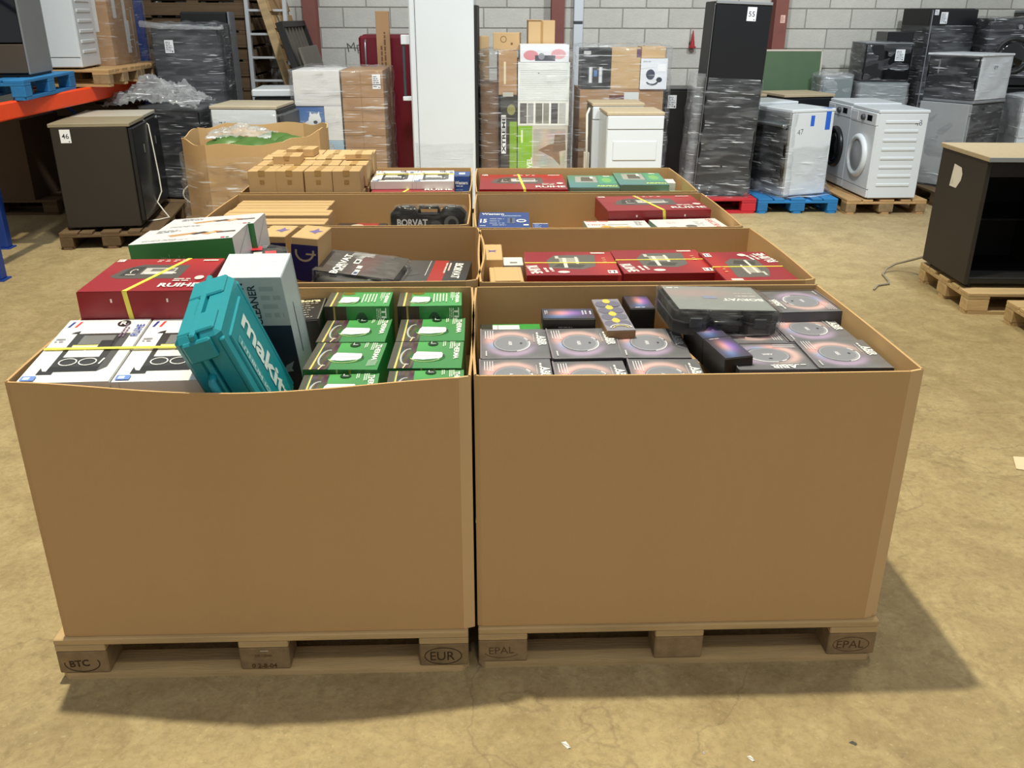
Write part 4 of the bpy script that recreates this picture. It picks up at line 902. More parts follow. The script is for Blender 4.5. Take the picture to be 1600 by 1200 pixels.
# ------------------------------------------------------------------ background appliances
def sticker(parent, face, dims, at, txt=None, w=.075, h=.1, col='#eef0f2'):
    p = Pr().rect(0, 0, w, h, col)
    if txt: p.text(txt, w*.5, h*.5, h*.38, '#2a2c34', 0, .01)
    else: p.lines(w*.1, h*.1, w*.8, h*.8, 6, '#6a6c74')
    p.rect(w*.75, h*.06, w*.87, h*.14, '#2a2a2a')
    return p.put('sticker', parent, face, dims, PRINTM, at)
def pen(parent, face, dims, at, txt, h=.05):
    return Pr().text(txt, .05, .05, h, '#4a4c50', 8, -.01).put('pen_mark', parent, face, dims, PRINTM, at)
def cabinet_fridge(label, dims, loc, yaw, side=BROWNBLK, front=BLACK, top=PART, group=None, topover=.012, handle=True, name='undercounter_fridge', cat='fridge'):
    W, D, H = dims; t = thing(name, label, cat, loc, yaw, group)
    MB().box(-W/2, -D/2+.045, .02, W/2, D/2, H-.03, bev=.006).build('cabinet', side, t)
    MB().box(-W/2-.002, -D/2+.02, H-.03, W/2+.002, D/2+topover, H, bev=.004).build('worktop', top, t)
    MB().box(-W/2+.002, -D/2, .06, W/2-.002, -D/2+.042, H-.04, bev=.008).build('door', front, t)
    if handle: MB().box(W*.05, -D/2-.006, H*.68, W*.05+.012, -D/2, H*.76, bev=.002).build('handle', SILVER, t)
    for sx in (-1, 1):
        for sy in (-1, 1): MB().lathe([(.018, 0), (.018, .022)], 10, (sx*(W/2-.05), sy*(D/2-.08), 0)).build('foot', BLACKM, t)
    return t
yw = R(97.5); HP = ZT
pallet((-3.15, 5.83, 0), R(97.5), 'dark wooden pallet under the two brown black undercounter fridges', WOODD, WOODD)
f1 = cabinet_fridge('dark brown undercounter fridge with a 46 tag on its side', (.55, .63, .86), (-3.145, 5.585, HP), yw, top=DUSTY, group='undercounter fridges by the racking')
sticker(f1, 'left', (.55, .63, .86), (.07, .71), '46', .08, .105)
f2 = cabinet_fridge('black undercounter fridge with a white cable, behind the one tagged 46', (.55, .6, .86), (-3.225, 6.15, HP), yw, side=BLACKM, top=mat('beige_top', '#b9b4a6', .5), group='undercounter fridges by the racking')
MB().lathe([(.016, -.31), (.016, -.3)], 10, (.19, 0, .8), 'y').build('badge', SILVER, f2)
cb = MB().tube([(-2.93, 5.88, 1.0), (-2.86, 5.9, .93), (-2.845, 5.9, .7), (-2.83, 5.89, .5), (-2.82, 5.87, .36), (-2.86, 5.84, .27), (-2.8, 5.8, .2), (-2.74, 5.74, .155), (-2.8, 5.66, .153), (-2.88, 5.6, .152)], .006, 6).build('power_cable', CABLE, smooth=True)
tag(cb, 'white power cable hanging down the black undercounter fridge', 'cable')
mb = MB(); pts = [(-2.67+.11*math.cos(a*.6), 6.35+.04*math.sin(a), .24+.1*math.sin(a*.6)) for a in [i*.55 for i in range(22)]]
o = mb.tube(pts, .008, 6).build('coiled_hose', CABLE, smooth=True); tag(o, 'pale coiled hose hanging behind the black undercounter fridge', 'hose')
MB().box(0, 0, 0, .02, .02, .01)
# wrapped washer with film heap
def washer(label, dims, loc, yaw, body=WHITE, face=WHITE, doorm=None, ring=SILVER, group='washing machines and dryers', ribs=None, panel=None, top=WHITE, glass=GLOSSB, name='washing_machine', door=True):
    W, D, H = dims; t = thing(name, label, 'appliance', loc, yaw, group)
    MB().box(-W/2, -D/2+.02, .015, W/2, D/2, H-.03, bev=.008).build('cabinet', body, t)
    MB().box(-W/2-.003, -D/2+.01, H-.03, W/2+.003, D/2+.01, H, bev=.006).build('worktop', top, t)
    MB().box(-W/2+.003, -D/2, .1, W/2-.003, -D/2+.022, H-.15, bev=.006).build('front_panel', face, t)
    MB().box(-W/2+.003, -D/2-.006, H-.148, W/2-.003, -D/2+.022, H-.032, bev=.006).build('control_panel', panel or face, t)
    MB().box(-W/2+.01, -D/2+.004, .02, W/2-.01, -D/2+.022, .096, bev=.004).build('kick_plate', face, t)
    if door:
        r = min(W*.37, .21); zc = H*.46
        MB().lathe([(r, 0), (r, -.02), (r*.92, -.04), (r*.78, -.045), (r*.74, -.02), (r*.74, 0)], 30, (0, -D/2, zc), 'y').build('door_ring', ring, t, smooth=True)
        MB().lathe([(r*.75, 0), (r*.74, -.02), (r*.6, -.035), (r*.3, -.05), (.002, -.055)], 30, (0, -D/2, zc), 'y').build('door_glass', glass, t, smooth=True)
        MB().lathe([(.028, 0), (.028, -.02), (.024, -.028)], 18, (W*.04, -D/2-.006, H-.09), 'y').build('dial', SILVER if face is not WHITE else DGREY, t)
        MB().box(W*.16, -D/2-.009, H-.115, W*.34, -D/2-.004, H-.06, bev=.002).build('display', GLOSSB, t)
        MB().box(-W*.46, -D/2-.009, H-.135, -W*.2, -D/2-.004, H-.05, bev=.003).build('detergent_drawer', panel or face, t)
    if ribs:
        s = ribs
        for i in range(8): MB().box(s*(W/2-.004), -D*.33, .13+.085*i, s*(W/2+.007), D*.34, .16+.085*i, bev=.012).build('side_rib', body, t)
    for sx in (-1, 1):
        for sy in (-1, 1): MB().lathe([(.02, 0), (.02, .018)], 10, (sx*(W/2-.05), sy*(D/2-.07), 0)).build('foot', BLACKM, t)
    return t
pallet((-2.85, 6.92, 0), R(2), 'dark wooden pallet under the film covered black appliance', WOODD, WOODD)
a = washer('black washing machine under a heap of crumpled film', (.6, .58, .86), (-2.86, 6.92, HP), R(80), BLACK, BLACK, ring=BLACKM, top=DGREY)
def heap_film(name, label, cx, cy, z0, rx, ry, hz, seed, m=None, n=44):
    mb = MB(); sd = Vector((seed, seed*2, 0))
    def f(s, v):
        x, y = (s-.5)*2, (v-.5)*2; q = Vector((x*2.2, y*2.2, seed))
        rr = 1+.18*noise.noise(q); r2 = (x*x+y*y)**.5
        z = hz*max(0, 1-r2**1.5*.75)*(.75+.5*noise.noise(q*1.3+sd)) + hz*.3*abs(noise.noise(q*3+sd)) + .12*hz*abs(noise.noise(q*8))
        return (cx+x*rx*rr, cy+y*ry*rr, z0+z+.01)
    mb.grid(n, n, f); o = mb.build(name, m or FILMH, smooth=True, fix=False); return tag(o, label, 'film')
heap_film('crumpled_film', 'heap of crumpled clear film on a black appliance by the racking', -3.05, 6.85, 1.0, .43, .34, .26, 3)
film_shell('film_wrap', -.305, -.3, .02, .305, .3, .87, FILM, .012, .05, 4, a)
# tall wrapped dark cabinet and black one behind
t = thing('tall_wrapped_cabinet', 'tall charcoal appliance wrapped in grey film with a white tag', 'fridge', (-2.9, 7.62, 0), R(2)); W, D, H = .66, .5, 1.72
MB().box(-W/2, -D/2, .05, W/2, D/2, H, bev=.01).build('cabinet', mat('charcoal_panel', '#34363a', .4), t)
MB().box(-W/2+.005, -D/2-.03, .1, W/2-.005, -D/2, H-.01, bev=.008).build('door', mat('charcoal_panel', '#34363a', .4), t)
MB().box(-W/2, -D/2, 0, W/2, D/2, .05).build('plinth', BLACKM, t)
MB().tube([(-W/2-.08, -D/2-.06, H+.01), (-.1, -D/2-.06, H-.02), (W/2+.02, -D/2-.05, H-.03), (W/2+.05, -D/2-.03, H-.02)], [.03, .02, .014, .02], 8).build('film_roll_edge', FILMH, t, smooth=True)
film_shell('film_wrap', -W/2, -D/2-.035, .3, W/2, D/2, H+.005, FILM, .025, .06, 11, t, flare=.06)
sticker(t, 'front', (W, D+.1, H), (.13, 1.46), None, .085, .12)
t = thing('black_cabinet', 'black cabinet behind the tall film wrapped charcoal appliance', 'fridge', (-2.85, 8.06, 0), 0)
MB().box(-.24, -.13, 0, .24, .1, 1.84, bev=.01).build('cabinet', BLACK, t); MB().box(-.235, -.16, .05, .235, -.13, 1.83, bev=.006).build('door', BLACKM, t); MB().box(.245, -.13, .6, .262, .1, 1.84).build('side_trim', GREYS, t)
# ------------------------------------------------------------------ racking
t = thing('pallet_rack', 'blue and orange steel pallet racking loaded with appliances', 'racking', (-3.45, 8.0, 0), 0)
def upright(x, y, h=3.4):
    u = MB().box(x-.05, y-.04, .01, x+.05, y+.04, h, bev=.006).build('upright', BLUEM, t); MB().box(x-.07, y-.06, 0, x+.07, y+.06, .01).build('foot_plate', BLUEM, u)
for x, y in ((-.1, 0), (-1.2, 0), (-.1, -3.7), (-1.2, -3.7), (-.53, -2.72)): upright(x, y)
for x in (-.02, -1.2):
    mb = MB().box(x-.03, -3.66, 1.09, x+.03, -.04, 1.215, bev=.01); mb.build('beam', ORANGE, t)
for i in range(9): MB().box(-.02, -3.2+.36*i, 1.215, .02, -3.06+.36*i, 1.232, bev=.004).build('beam_clip', ORANGE, t) if False else None
for y in (0, -3.7):
    for z0, z1 in ((.2, 1.0), (1.0, 1.8), (1.8, 2.6)): MB().tube([(-.15, y, z0), (-1.15, y, z1)], .018, 6).build('brace', BLUEM, t)
RZ = 1.215
pallet((-3.83, 5.45, RZ), R(96), 'blue painted pallet on the orange rack beam', WOODB, WOODB)
pallet((-3.87, 6.66, RZ), R(0), 'natural wooden pallet in the middle of the rack level', WOOD, WOODE)
pallet((-3.88, 7.5, RZ), R(0), 'natural wooden pallet at the far end of the rack level', WOOD, WOODE)
# cooker with open dark front and grey side, on the blue pallet
t = thing('grey_cooker', 'grey sided cooker with black oven front on the blue pallet', 'appliance', (-3.8, 5.47, RZ+ZT), R(8)); W, D, H = .6, .6, .88
for n, b, m in (('left_side', (-.3, -.28, .02, -.285, .3, H), GREYS), ('right_side', (.285, -.28, .02, .3, .3, H), mat('grey_side', '#76797c', .5)), ('back', (-.285, .28, .02, .285, .3, H), GREYS), ('hob', (-.3, -.28, H, .3, .3, H+.02), BLACK),
        ('oven_front', (-.285, -.275, .25, .285, -.24, H-.02), GLOSSB), ('drawer', (-.285, -.29, .03, .285, -.25, .24), mat('bronze_drawer', '#4b4136', .4)), ('base', (-.29, -.27, 0, .29, .29, .025), BLACKM)): MB().box(*b, bev=.004).build(n, m, t)
MB().tube([(-.2, -.3, .72), (.2, -.3, .72)], .01, 8).build('handle', SILVER, t)
a = washer('white dryer with ribbed side on the rack', (.58, .6, .86), (-3.82, 6.55, RZ+ZT), R(6), ribs=1, door=False)
# wrapped cartons on the rack
def stack(parts, group):
    for lb, dims, loc, yaw, m, fn in parts:
        t = carton_thing('carton', lb, 'carton', dims, m, loc, yaw, group)
        if fn: fn(t, dims)
def panel_print(*rects):
    def f(t, dims):
        p = Pr()
        for r in rects: p.rect(*r)
        p.put('printed_side', t, 'right', dims); 
    return f
t = carton_thing('carton', 'tall brown carton with white panels on the rack, wrapped in film', 'carton', (.78, .62, .95), CARTON2, (-3.86, 7.27, RZ+ZT), R(1), 'cartons on the rack')
Pr().rect(.13, .42, .22, .95, '#dcdcda').rect(.4, .2, .48, .95, '#e2e0dc').rect(.4, .1, .52, .4, '#e6e6e6').lines(.53, .1, .25, .03, 1, '#303030', 90).put('printed_side', t, 'right', (.78, .62, .95))
Pr().rect(.55, .3, .68, .95, '#d8d6d2').rect(.1, .1, .11, .9, '#8f7050').put('printed_side', t, 'front', (.78, .62, .95))
t = carton_thing('carton', 'brown carton with a white panel at the far end of the rack', 'carton', (.7, .3, .9), CARTON2, (-3.9, 7.75, RZ+ZT), R(1), 'cartons on the rack'); Pr().rect(.1, .05, .2, .5, '#e0e0e0').put('printed_side', t, 'right', (.7, .3, .9))
o = film_shell('film_wrap', -4.27, 6.94, RZ+ZT-.05, -3.45, 7.93, RZ+ZT+.97, FILMC, .02, .07, 23); tag(o, 'stretch film around the cartons on the rack', 'film')
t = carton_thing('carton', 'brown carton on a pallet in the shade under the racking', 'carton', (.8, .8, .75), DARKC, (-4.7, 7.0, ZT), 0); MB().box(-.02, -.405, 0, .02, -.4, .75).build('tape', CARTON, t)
pallet((-4.7, 7.0, 0), 0, 'wooden pallet in the shade under the racking', WOODD, WOODD)
# ------------------------------------------------------------------ stacks of old wooden pallets
def side_pallet(cx, cy, label, n, z0=0., w=1.2, d=.8, group='old wooden pallets stacked against the wall'):
    me_s = MB().box(-w/2, 0, .022, w/2, .022, .128, bev=.004).mesh('sb', WOODD); me_e = MB().box(0, -d/2+.022, .022, .022, d/2-.022, .128, bev=.004).mesh('eb', WOODD); me_d = MB().box(-w/2, -.07, .128, w/2, .07, .148, bev=.003).mesh('db', WOODD)
    me_f = MB().box(-.06, 0, 0, .06, .1, .022).mesh('ft', WOODD)
    for i in range(n):
        t = thing('old_wooden_pallet', '%s pallet from the floor in %s' % (('lowest','second','third','fourth','fifth','sixth','seventh','eighth','ninth','tenth','eleventh','twelfth','thirteenth','topmost')[i], label), 'pallet', (cx+random.uniform(-.02, .02), cy+random.uniform(-.02, .02), z0+i*.1485), R(random.uniform(-1, 1)), group)
        put('side_board', me_s, t, (0, -d/2, 0)); put('side_board', me_s, t, (0, d/2-.022, 0)); put('end_board', me_e, t, (-w/2, 0, 0)); put('end_board', me_e, t, (w/2-.022, 0, 0))
        for y in (-.32, -.16, 0, .16, .32): put('deck_board', me_d, t, (0, y, 0))
        for x in (-.5, 0, .5):
            put('foot', me_f, t, (x, -d/2, 0)); put('foot', me_f, t, (x, d/2-.1, 0))
side_pallet(-3.03, 8.62, 'the tall brown stack behind the ladder', 14)
side_pallet(-4.28, 8.66, 'the brown stack beside the blue rack upright', 14)
# ladder
t = thing('aluminium_ladder', 'aluminium ladder standing in front of the old pallet stack', 'ladder', (-2.24, 8.02, 0), 0); t.rotation_euler = (R(-3), 0, 0)
for x in (-.2, .2): MB().box(x-.022, -.03, 0, x+.022, .03, 2.3, bev=.004).build('rail', ALU, t)
for i in range(9): MB().box(-.18, -.03, .2+.235*i, .18, .03, .225+.235*i, bev=.004).build('rung', ALU, t)
# pallet, slatted frame and board leaning towards the left, their planes running along the depth of the hall
t = thing('leaning_wooden_pallet', 'pale wooden pallet leaning to the left beside the ladder', 'pallet', (-1.72, 8.5, 0), (0, R(-14), 0))
for i in range(12): MB().box(0, -.5, .03+.17*i, .022, .5, .16+.17*i, bev=.004).build('board', WOOD, t)
for y in (-.5, -.05, .42): MB().box(-.09, y, 0, 0, y+.09, 2.1, bev=.004).build('rail', WOODP, t)
Pr().poly([(0, 0), (.05, .02), (.03, .09)], '#ece6d8').poly([(.14, .02), (.2, .01), (.18, .1), (.15, .09)], '#ece6d8').text('ST', .6, .05, .06, '#4a3a28').put('stencil', t, 'right', (.046, 1.0, 0), PRINTM, at=(.1, 1.76))
SL = mat('dark_slat', '#5a554a', .6, var=.15)
t = thing('dark_slatted_frame', 'dark grey slatted frame leaning on the pale pallet', 'frame', (-1.5, 8.25, 0), (0, R(-17), 0))
for y in (-.5, -.32, -.14, .04, .22, .4): MB().box(0, y, .06, .03, y+.09, 1.76, bev=.004).build('slat', SL, t)
for z in (.0, 1.76): MB().box(-.02, -.62, z, .05, .62, z+.06, bev=.004).build('frame_bar', BLACKM, t)
for y in (-.64, .6): MB().box(-.02, y, 0, .05, y+.04, 1.82, bev=.004).build('frame_bar', BLACKM, t)
t = thing('leaning_board', 'grey brown board leaning against the dark slatted frame', 'board', (-1.40, 8.05, 0), (0, R(-16), 0)); MB().box(0, -.5, 0, .025, .5, 1.56, bev=.004).build('sheet', mat('grey_brown_panel', '#6d685c', .6), t); MB().box(.025, -.5, 1.26, .04, .5, 1.31).build('edge_strip', BLACKM, t)
# ------------------------------------------------------------------ wrapped carton stacks in the middle
CG = 'cartons in the film wrapped stacks'
pallet((-1.26, 7.0, 0), 0, 'wooden pallet under the film wrapped stack with the dog food box')
def ct(lb, x0, x1, y0, y1, z0, z1, m=CARTON2, yaw=0, name='carton', group=CG):
    return carton_thing(name, lb, 'carton', (x1-x0, y1-y0, z1-z0), m, ((x0+x1)/2, (y0+y1)/2, z0), yaw, group), (x1-x0, y1-y0, z1-z0)
Y1 = 6.62
for i, (z0, z1) in enumerate(((.146, .40), (.402, .63), (.632, .87), (.872, 1.09), (1.092, 1.335))):
    t, d = ct('brown carton, %s from below right of the dog food box' % ['lowest', 'second', 'third', 'fourth', 'topmost'][i], -1.275, -.885, Y1, Y1+.7, z0, z1)
    Pr().rect(d[0]*.0, d[2]*.47, d[0], d[2]*.5, '#8a6a44').rect(d[0]*.45, 0, d[0]*.47, d[2], '#94744c').put('tape', t, 'front', d, PRINTM)
    if i == 4: sticker(t, 'front', d, (.29, .08), None, .075, .13)
t, d = ct('white carton on top of the dog food box', -1.725, -1.29, Y1, Y1+.6, 1.02, 1.335, WHITEW); Pr().rect(0, .0, d[0], .02, '#d0d0d0').put('printed_side', t, 'front', d)
t, d = ct('blue and white dog food box with a white dog', -1.72, -1.46, Y1+.01, Y1+.5, .56, 1.018, WHITEW)
p = Pr().img(0, 0, d[0], d[2], 10, 12, lambda a, b: (.28+.3*(1-b), .42+.26*(1-b), .66+.14*(1-b)))
p.ell(.14, .26, .085, .07, '#e6e9ea', 18).ell(.17, .33, .06, .06, '#eceeee', 18).poly([(.12, .37), (.13, .41), (.15, .38)], '#eceeee').poly([(.19, .38), (.215, .41), (.22, .36)], '#eceeee').ell(.175, .31, .02, .016, '#33343a', 12).ell(.15, .34, .007, .007, '#222', 8).ell(.195, .34, .007, .007, '#222', 8) if False else p.ell(.14, .26, .085, .07, '#e6e9ea', 18).ell(.17, .33, .06, .06, '#eceeee', 18).poly([(.12, .37), (.13, .41), (.15, .38)], '#eceeee').poly([(.19, .38), (.215, .41), (.22, .36)], '#eceeee').ell(.175, .31, .02, .016, '#33343a', 12)
p.text('AIR FUN', .13, .09, .04, '#ecf2f6', 0, .02, width=.2).lines(.05, .14, .16, .03, 1, '#dfe8f0').put('printed_side', t, 'front', d)
t, d = ct('pale carton beside the dog food box', -1.455, -1.29, Y1, Y1+.5, .7, 1.018, WHITEW)
t, d = ct('pale blue carton below the pale carton beside the dog food box', -1.455, -1.29, Y1, Y1+.5, .3, .698, mat('pale_blue_card', '#9db7c8', .5)); Pr().rect(0, .2, .165, .24, '#7ea2ba').put('printed_side', t, 'front', d)
t, d = ct('brown carton below the dog food box', -1.72, -1.46, Y1, Y1+.5, .146, .558); t, d = ct('flat carton below the pale blue carton', -1.455, -1.29, Y1, Y1+.5, .146, .298)
o = film_shell('film_wrap', -1.745, Y1-.03, .15, -.86, Y1+.73, 1.345, FILM, .02, .055, 31); tag(o, 'stretch film around the stack with the dog food box', 'film')
# white appliance lying behind the octagonal bin
t = washer('white dishwasher with a beige top behind the octagonal bin', (.58, .6, .93), (-2.03, 6.3, ZT), R(86), top=mat('beige_top2', '#b3a891', .5), door=False, face=BLACKM, name='dishwasher'); pen(t, 'left', (.58, .6, .9), (.05, .72), '76', .05)
pallet((-2.07, 6.42, 0), R(90), 'wooden pallet under the white dishwasher', WOODD, WOODD)
MB().box(-.27, -.34, .15, .27, -.3, .86, bev=.01).build('open_door', DGREY, t)
film_shell('film_wrap', -.29, -.3, .0, .29, .3, .86, FILM, .02, .06, 35, t, flare=.08)
t = thing('white_slab', 'white appliance lid behind the white dishwasher', 'appliance', (-1.9, 7.15, 0), R(3)); MB().box(-.27, -.27, .05, .27, .3, 1.08, bev=.01).build('cabinet', BLACKM, t); MB().box(-.29, -.29, 1.08, .29, .3, 1.15, bev=.012).build('lid', WHITE, t); MB().box(-.27, -.27, 0, .27, .3, .05).build('plinth', BLACKM, t)
# octagonal bin
pallet((-1.72, 5.02, 0), 0, 'wooden pallet under the octagonal cardboard bin')
t = thing('octagonal_bin', 'film wrapped octagonal cardboard bin with green sheets inside', 'cardboard bin', (-1.72, 5.03, ZT)); hx, hy, k = .52, .45, .24
oc = [(-hx+k, -hy), (hx-k, -hy), (hx, -hy+k), (hx, hy-k), (hx-k, hy), (-hx+k, hy), (-hx, hy-k), (-hx, -hy+k)]; rg = random.Random(4)
for i in range(8):
    A, B = oc[i], oc[(i+1) % 8]; top = [.78, .80, .86, .86, .84, .84, .83, .80]; z0, z1 = top[i], top[(i+1) % 8]
    wall_panel('wall_panel', t, A, B, (lambda i: lambda s, v: .02*math.sin(math.pi*s)*v)(i), .008, .002, z0, sag=(lambda a, b: lambda s: (b-a)*s + .012*math.sin(s*7))(z0, z1), nu=8, nv=5)
wall_panel('torn_flap', t, (hx-.05, -hy+k+.05), (hx-k+.04, -hy+.02), lambda s, v: .05*v*v*math.sin(s*3), .006, .55, .82, nu=8, nv=4) if False else None
MB().prism([(x*.98, y*.98) for x, y in oc], .0, .01).build('bottom_panel', KRAFT, t)
o = film_shell('film_wrap', -.53, -.46, .0, .53, .46, .7, FILM, .03, .05, 41, t, top=False, flare=.03, round_=.23)
LEAF = mat('green_plastic', '#46662c', .4, var=.25, scale=5)
for i, (x, y, r, lb) in enumerate(((-1.72, 4.93, .17, 'nearest'), (-1.45, 5.05, .15, 'right'), (-1.95, 5.1, .15, 'left'), (-1.62, 5.25, .16, 'rear'))):
    mb = MB(); mb.grid(14, 10, lambda s, v: (x+(s-.5)*2*r*1.2, y+(v-.5)*2*r*.8, .86+.075*max(0, 1-((s-.5)**2+(v-.5)**2)*3.2)+.03*noise.noise(Vector((s*4, v*4, i)))))
    mb2 = MB().grid(14, 10, lambda s, v: (x+(s-.5)*2*r*1.2, y+(v-.5)*2*r*.8, .80))
    mb.add(mb2.v, [f[::-1] for f in mb2.f]); o = mb.build('green_bag', LEAF, smooth=True); tag(o, 'green plastic bag in the octagonal bin, %s of four' % lb, 'bag', 'green bags in the bin')
o = carton_thing('plain_carton', 'plain carton inside the octagonal bin below the green bags', 'carton', (.74, .6, .62), CARTON2, (-1.7, 5.08, ZT+.012), 0)
heap_film('crumpled_film', 'crumpled clear film lying on the octagonal bin', -1.9, 5.25, .9, .25, .2, .1, 8)
# red fridge and carton tube
t = thing('red_fridge', 'dark red retro fridge behind the white tall fridge', 'fridge', (-.93, 7.85, 0), 0); W, D, H = .56, .6, 1.63
MB().box(-W/2, -D/2+.05, .03, W/2, D/2, H, bev=.04).build('cabinet', REDF, t); MB().box(-W/2, -D/2, .06, W/2, -D/2+.045, H-.01, bev=.03).build('door', REDF, t); MB().box(-W/2+.02, -D/2+.06, 0, W/2-.02, D/2, .03).build('plinth', BLACKM, t)
MB().tube([(-W/2+.07, -D/2, H-.05), (-W/2+.07, -D/2-.03, H-.09), (-W/2+.07, -D/2-.03, H-.38), (-W/2+.07, -D/2, H-.42)], .01, 8).build('handle', SILVER, t, smooth=True)
t = carton_thing('tall_narrow_carton', 'tall narrow brown carton standing before the red fridge', 'carton', (.135, .1, 1.85), CARTON2, (-.945, 7.45, 0), R(3)); Pr().lines(.1, 1.2, .5, .07, 2, '#6a4c30', 90).put('printed_side', t, 'front', (.135, .1, 1.85), PRINTM)
# tall white fridge, side on
t = thing('tall_white_fridge', 'tall white fridge seen from the side with a long door handle', 'fridge', (-.30, 6.9, 0), R(-90)); W, D, H = .62, .6, 2.02
t.rotation_euler = (0, 0, R(-92)); t.location = (-.315, 6.92, 0)
MB().box(-W/2, -D/2+.06, .04, W/2, D/2, H, bev=.008).build('cabinet', WHITE, t); MB().box(-W/2, -D/2, .06, W/2, -D/2+.055, H-.005, bev=.012).build('door', WHITE, t); MB().box(-W/2+.02, -D/2+.07, 0, W/2-.02, D/2, .04).build('plinth', BLACKM, t)
MB().box(-W/2+.02, D/2, .06, W/2-.02, D/2+.03, H-.12, bev=.004).build('rear_grille', BLACKM, t)
for z in (1.06, 1.56): MB().box(W*.32, -D/2-.085, z, W*.42, -D/2, z+.085 if z > 1.3 else z+.04, bev=.005).build('handle_bracket', WHITE, t)
MB().box(W*.34, -D/2-.075, 1.08, W*.4, -D/2-.05, 1.58, bev=.004).build('handle_grip', DGREY, t)
film_shell('film_wrap', -W/2, -D/2+.0, .06, W/2, D/2, .68, FILM, .008, .05, 51, t, top=False)
# stack 2
pallet((.5, 7.1, 0), 0, 'wooden pallet under the film wrapped stack with green printed boxes')
Y2 = 6.68
t, d = ct('white flat pack carton, uppermost of the white ones, in the stack with green prints', .385, .875, Y2, Y2+.25, 1.06, 1.405, WHITEW)
p = Pr().rect(.0, .0, d[0], d[2], '#dfe3df')
for i in range(16): p.rect(.02, .02+.017*i, d[0]-.02, .024+.017*i, '#d0d5d1')
p.ell(d[0]*.4, d[2]*.72, .006, .006, '#6a6a6a', 8).put('printed_side', t, 'front', d)
t, d = ct('white flat pack carton printed with shelves, in the stack with green prints', .385, .875, Y2, Y2+.25, .83, 1.058, WHITEW)
p = Pr().rect(.0, .0, d[0], d[2], '#e4e4dc')
for i, c in enumerate(('#5a5652', '#9a9a98', '#6c6a60', '#8b887c', '#4c4a48', '#b4b4ae')): p.rect(.02+.075*i, .02, .085+.075*i, d[2]-.02, c)
for i in range(2): p.rect(.15+.15*i, .0, .165+.15*i, d[2], '#eeeee6')
p.put('printed_side', t, 'front', d)
t, d = ct('carton with a bright green panel and a furniture photo, in the stack with green prints', .385, .87, Y2, Y2+.25, .15, .828, WHITEW)
p = Pr().rect(0, 0, d[0], d[2], '#c9c3b6').rect(.0, 0, .14, d[2], '#86b81e').text('OVEL', .115, .3, .05, '#eef4dc', 90, .03).rect(.03, .52, .05, .64, '#dcecb0').img(.15, .02, d[0]-.02, d[2]-.03, 10, 10, lambda a, b: (.72+.12*noise.noise(Vector((a*4, b*5, 1))), .68+.1*noise.noise(Vector((a*4, b*5, 2))), .62+.1*noise.noise(Vector((a*4, b*5, 3)))))
p.poly([(.2, .45), (.34, .38), (.42, .3), (.4, .52), (.3, .5)], '#8a6a50').poly([(.34, .42), (.47, .45), (.46, .6), (.36, .6)], '#7c6450').rect(.2, .1, .4, .2, '#8c7458').put('printed_side', t, 'front', d)
t, d = ct('black and green carton lettered XTREME', .22, .375, Y2-.02, Y2+.4, .15, 1.11, BLKBOX)
p = Pr().rect(0, 0, d[0], d[2], '#33332f').rect(.085, 0, .155, .72, '#7ea524').rect(.005, .42, .05, .78, '#ececec').text('XTREME', .028, .6, .034, '#1a1a1a', 90, .03, width=.34).ell(.1, .83, .04, .05, '#8a8a50', 12).rect(.02, .95, .12, .99, '#b4b4ac').text('LIVE', .05, .2, .06, '#dfe4d8', 90, .02).put('printed_side', t, 'front', d)
t, d = ct('brown carton on top of the carton lettered XTREME', .2, .375, Y2, Y2+.4, 1.112, 1.5); Pr().rect(.05, .1, .07, .3, '#d8c8a8').put('tape', t, 'front', d, PRINTM)
t, d = ct('brown carton filling the left of the stack with green prints', .03, .2, Y2+.05, Y2+.7, .15, 1.2, mat('dark_brown_card', '#6b4f38', .7))
t, d = ct('brown carton behind the white flat pack cartons', .39, .87, Y2+.26, Y2+.75, .15, 1.42)
t, d = ct('white box printed with pink hands lying on the white flat pack cartons', .405, .865, Y2+.01, Y2+.4, 1.424 if False else 1.408, 1.56, WHITEW)
p = Pr().rect(0, 0, d[0], d[2], '#dcdfe4').ell(.1, .06, .07, .045, '#d08a92', 16).ell(.36, .07, .07, .045, '#d8a0a8', 16).rect(.14, .01, .33, .06, '#4c4e58').ell(.2, .05, .03, .03, '#8a8c94', 12).put('printed_side', t, 'front', d)
t, d = ct('brown carton standing on the far side of the film wrapped stack', .50, .76, 7.1, 7.4, 1.422, 1.77, CARTON); Pr().rect(.12, 0, .145, .34, '#a5814c').put('tape', t, 'front', d, PRINTM); MB().box(-.135, -.16, .348, .0, .0, .354).build('flap', CARTON, t)
t, d = ct('low brown carton with a circle print on the film wrapped stack', .17, .42, 6.95, 7.25, 1.502, 1.66, CARTON, R(-6)); Pr().arc(.1, .1, .03, .03, .006, '#7a5a34').ell(.18, .06, .012, .012, '#7a5a34', 10).put('printed_side', t, 'front', d, PRINTM)
t, d = ct('brown carton supporting the low carton with a circle print', .2, .38, 7.085, 7.4, .15, 1.5)
t, d = ct('flat narrow carton between the white fridge and the film wrapped stack', .02, .12, 7.45, 7.6, 0, 1.62, CARTON)
o = film_shell('film_wrap', .025, Y2-.04, .15, .9, Y2+.78, 1.5, FILM, .022, .05, 61, round_=.08); tag(o, 'stretch film around the stack with green printed boxes', 'film')
# white pole on the wall
t = thing('white_downpipe', 'white square pipe with a dark joint on the block wall', 'pipe', (1.19, WY-.06, 0), 0); MB().box(-.055, -.05, 0, .055, .05, 1.72, bev=.006).build('pipe', WHITE, t); MB().box(-.055, -.05, 1.75, .055, .05, 4.4, bev=.006).build('pipe', WHITE, t); MB().box(-.048, -.045, 1.72, .048, .045, 1.75).build('joint', DGREY, t)
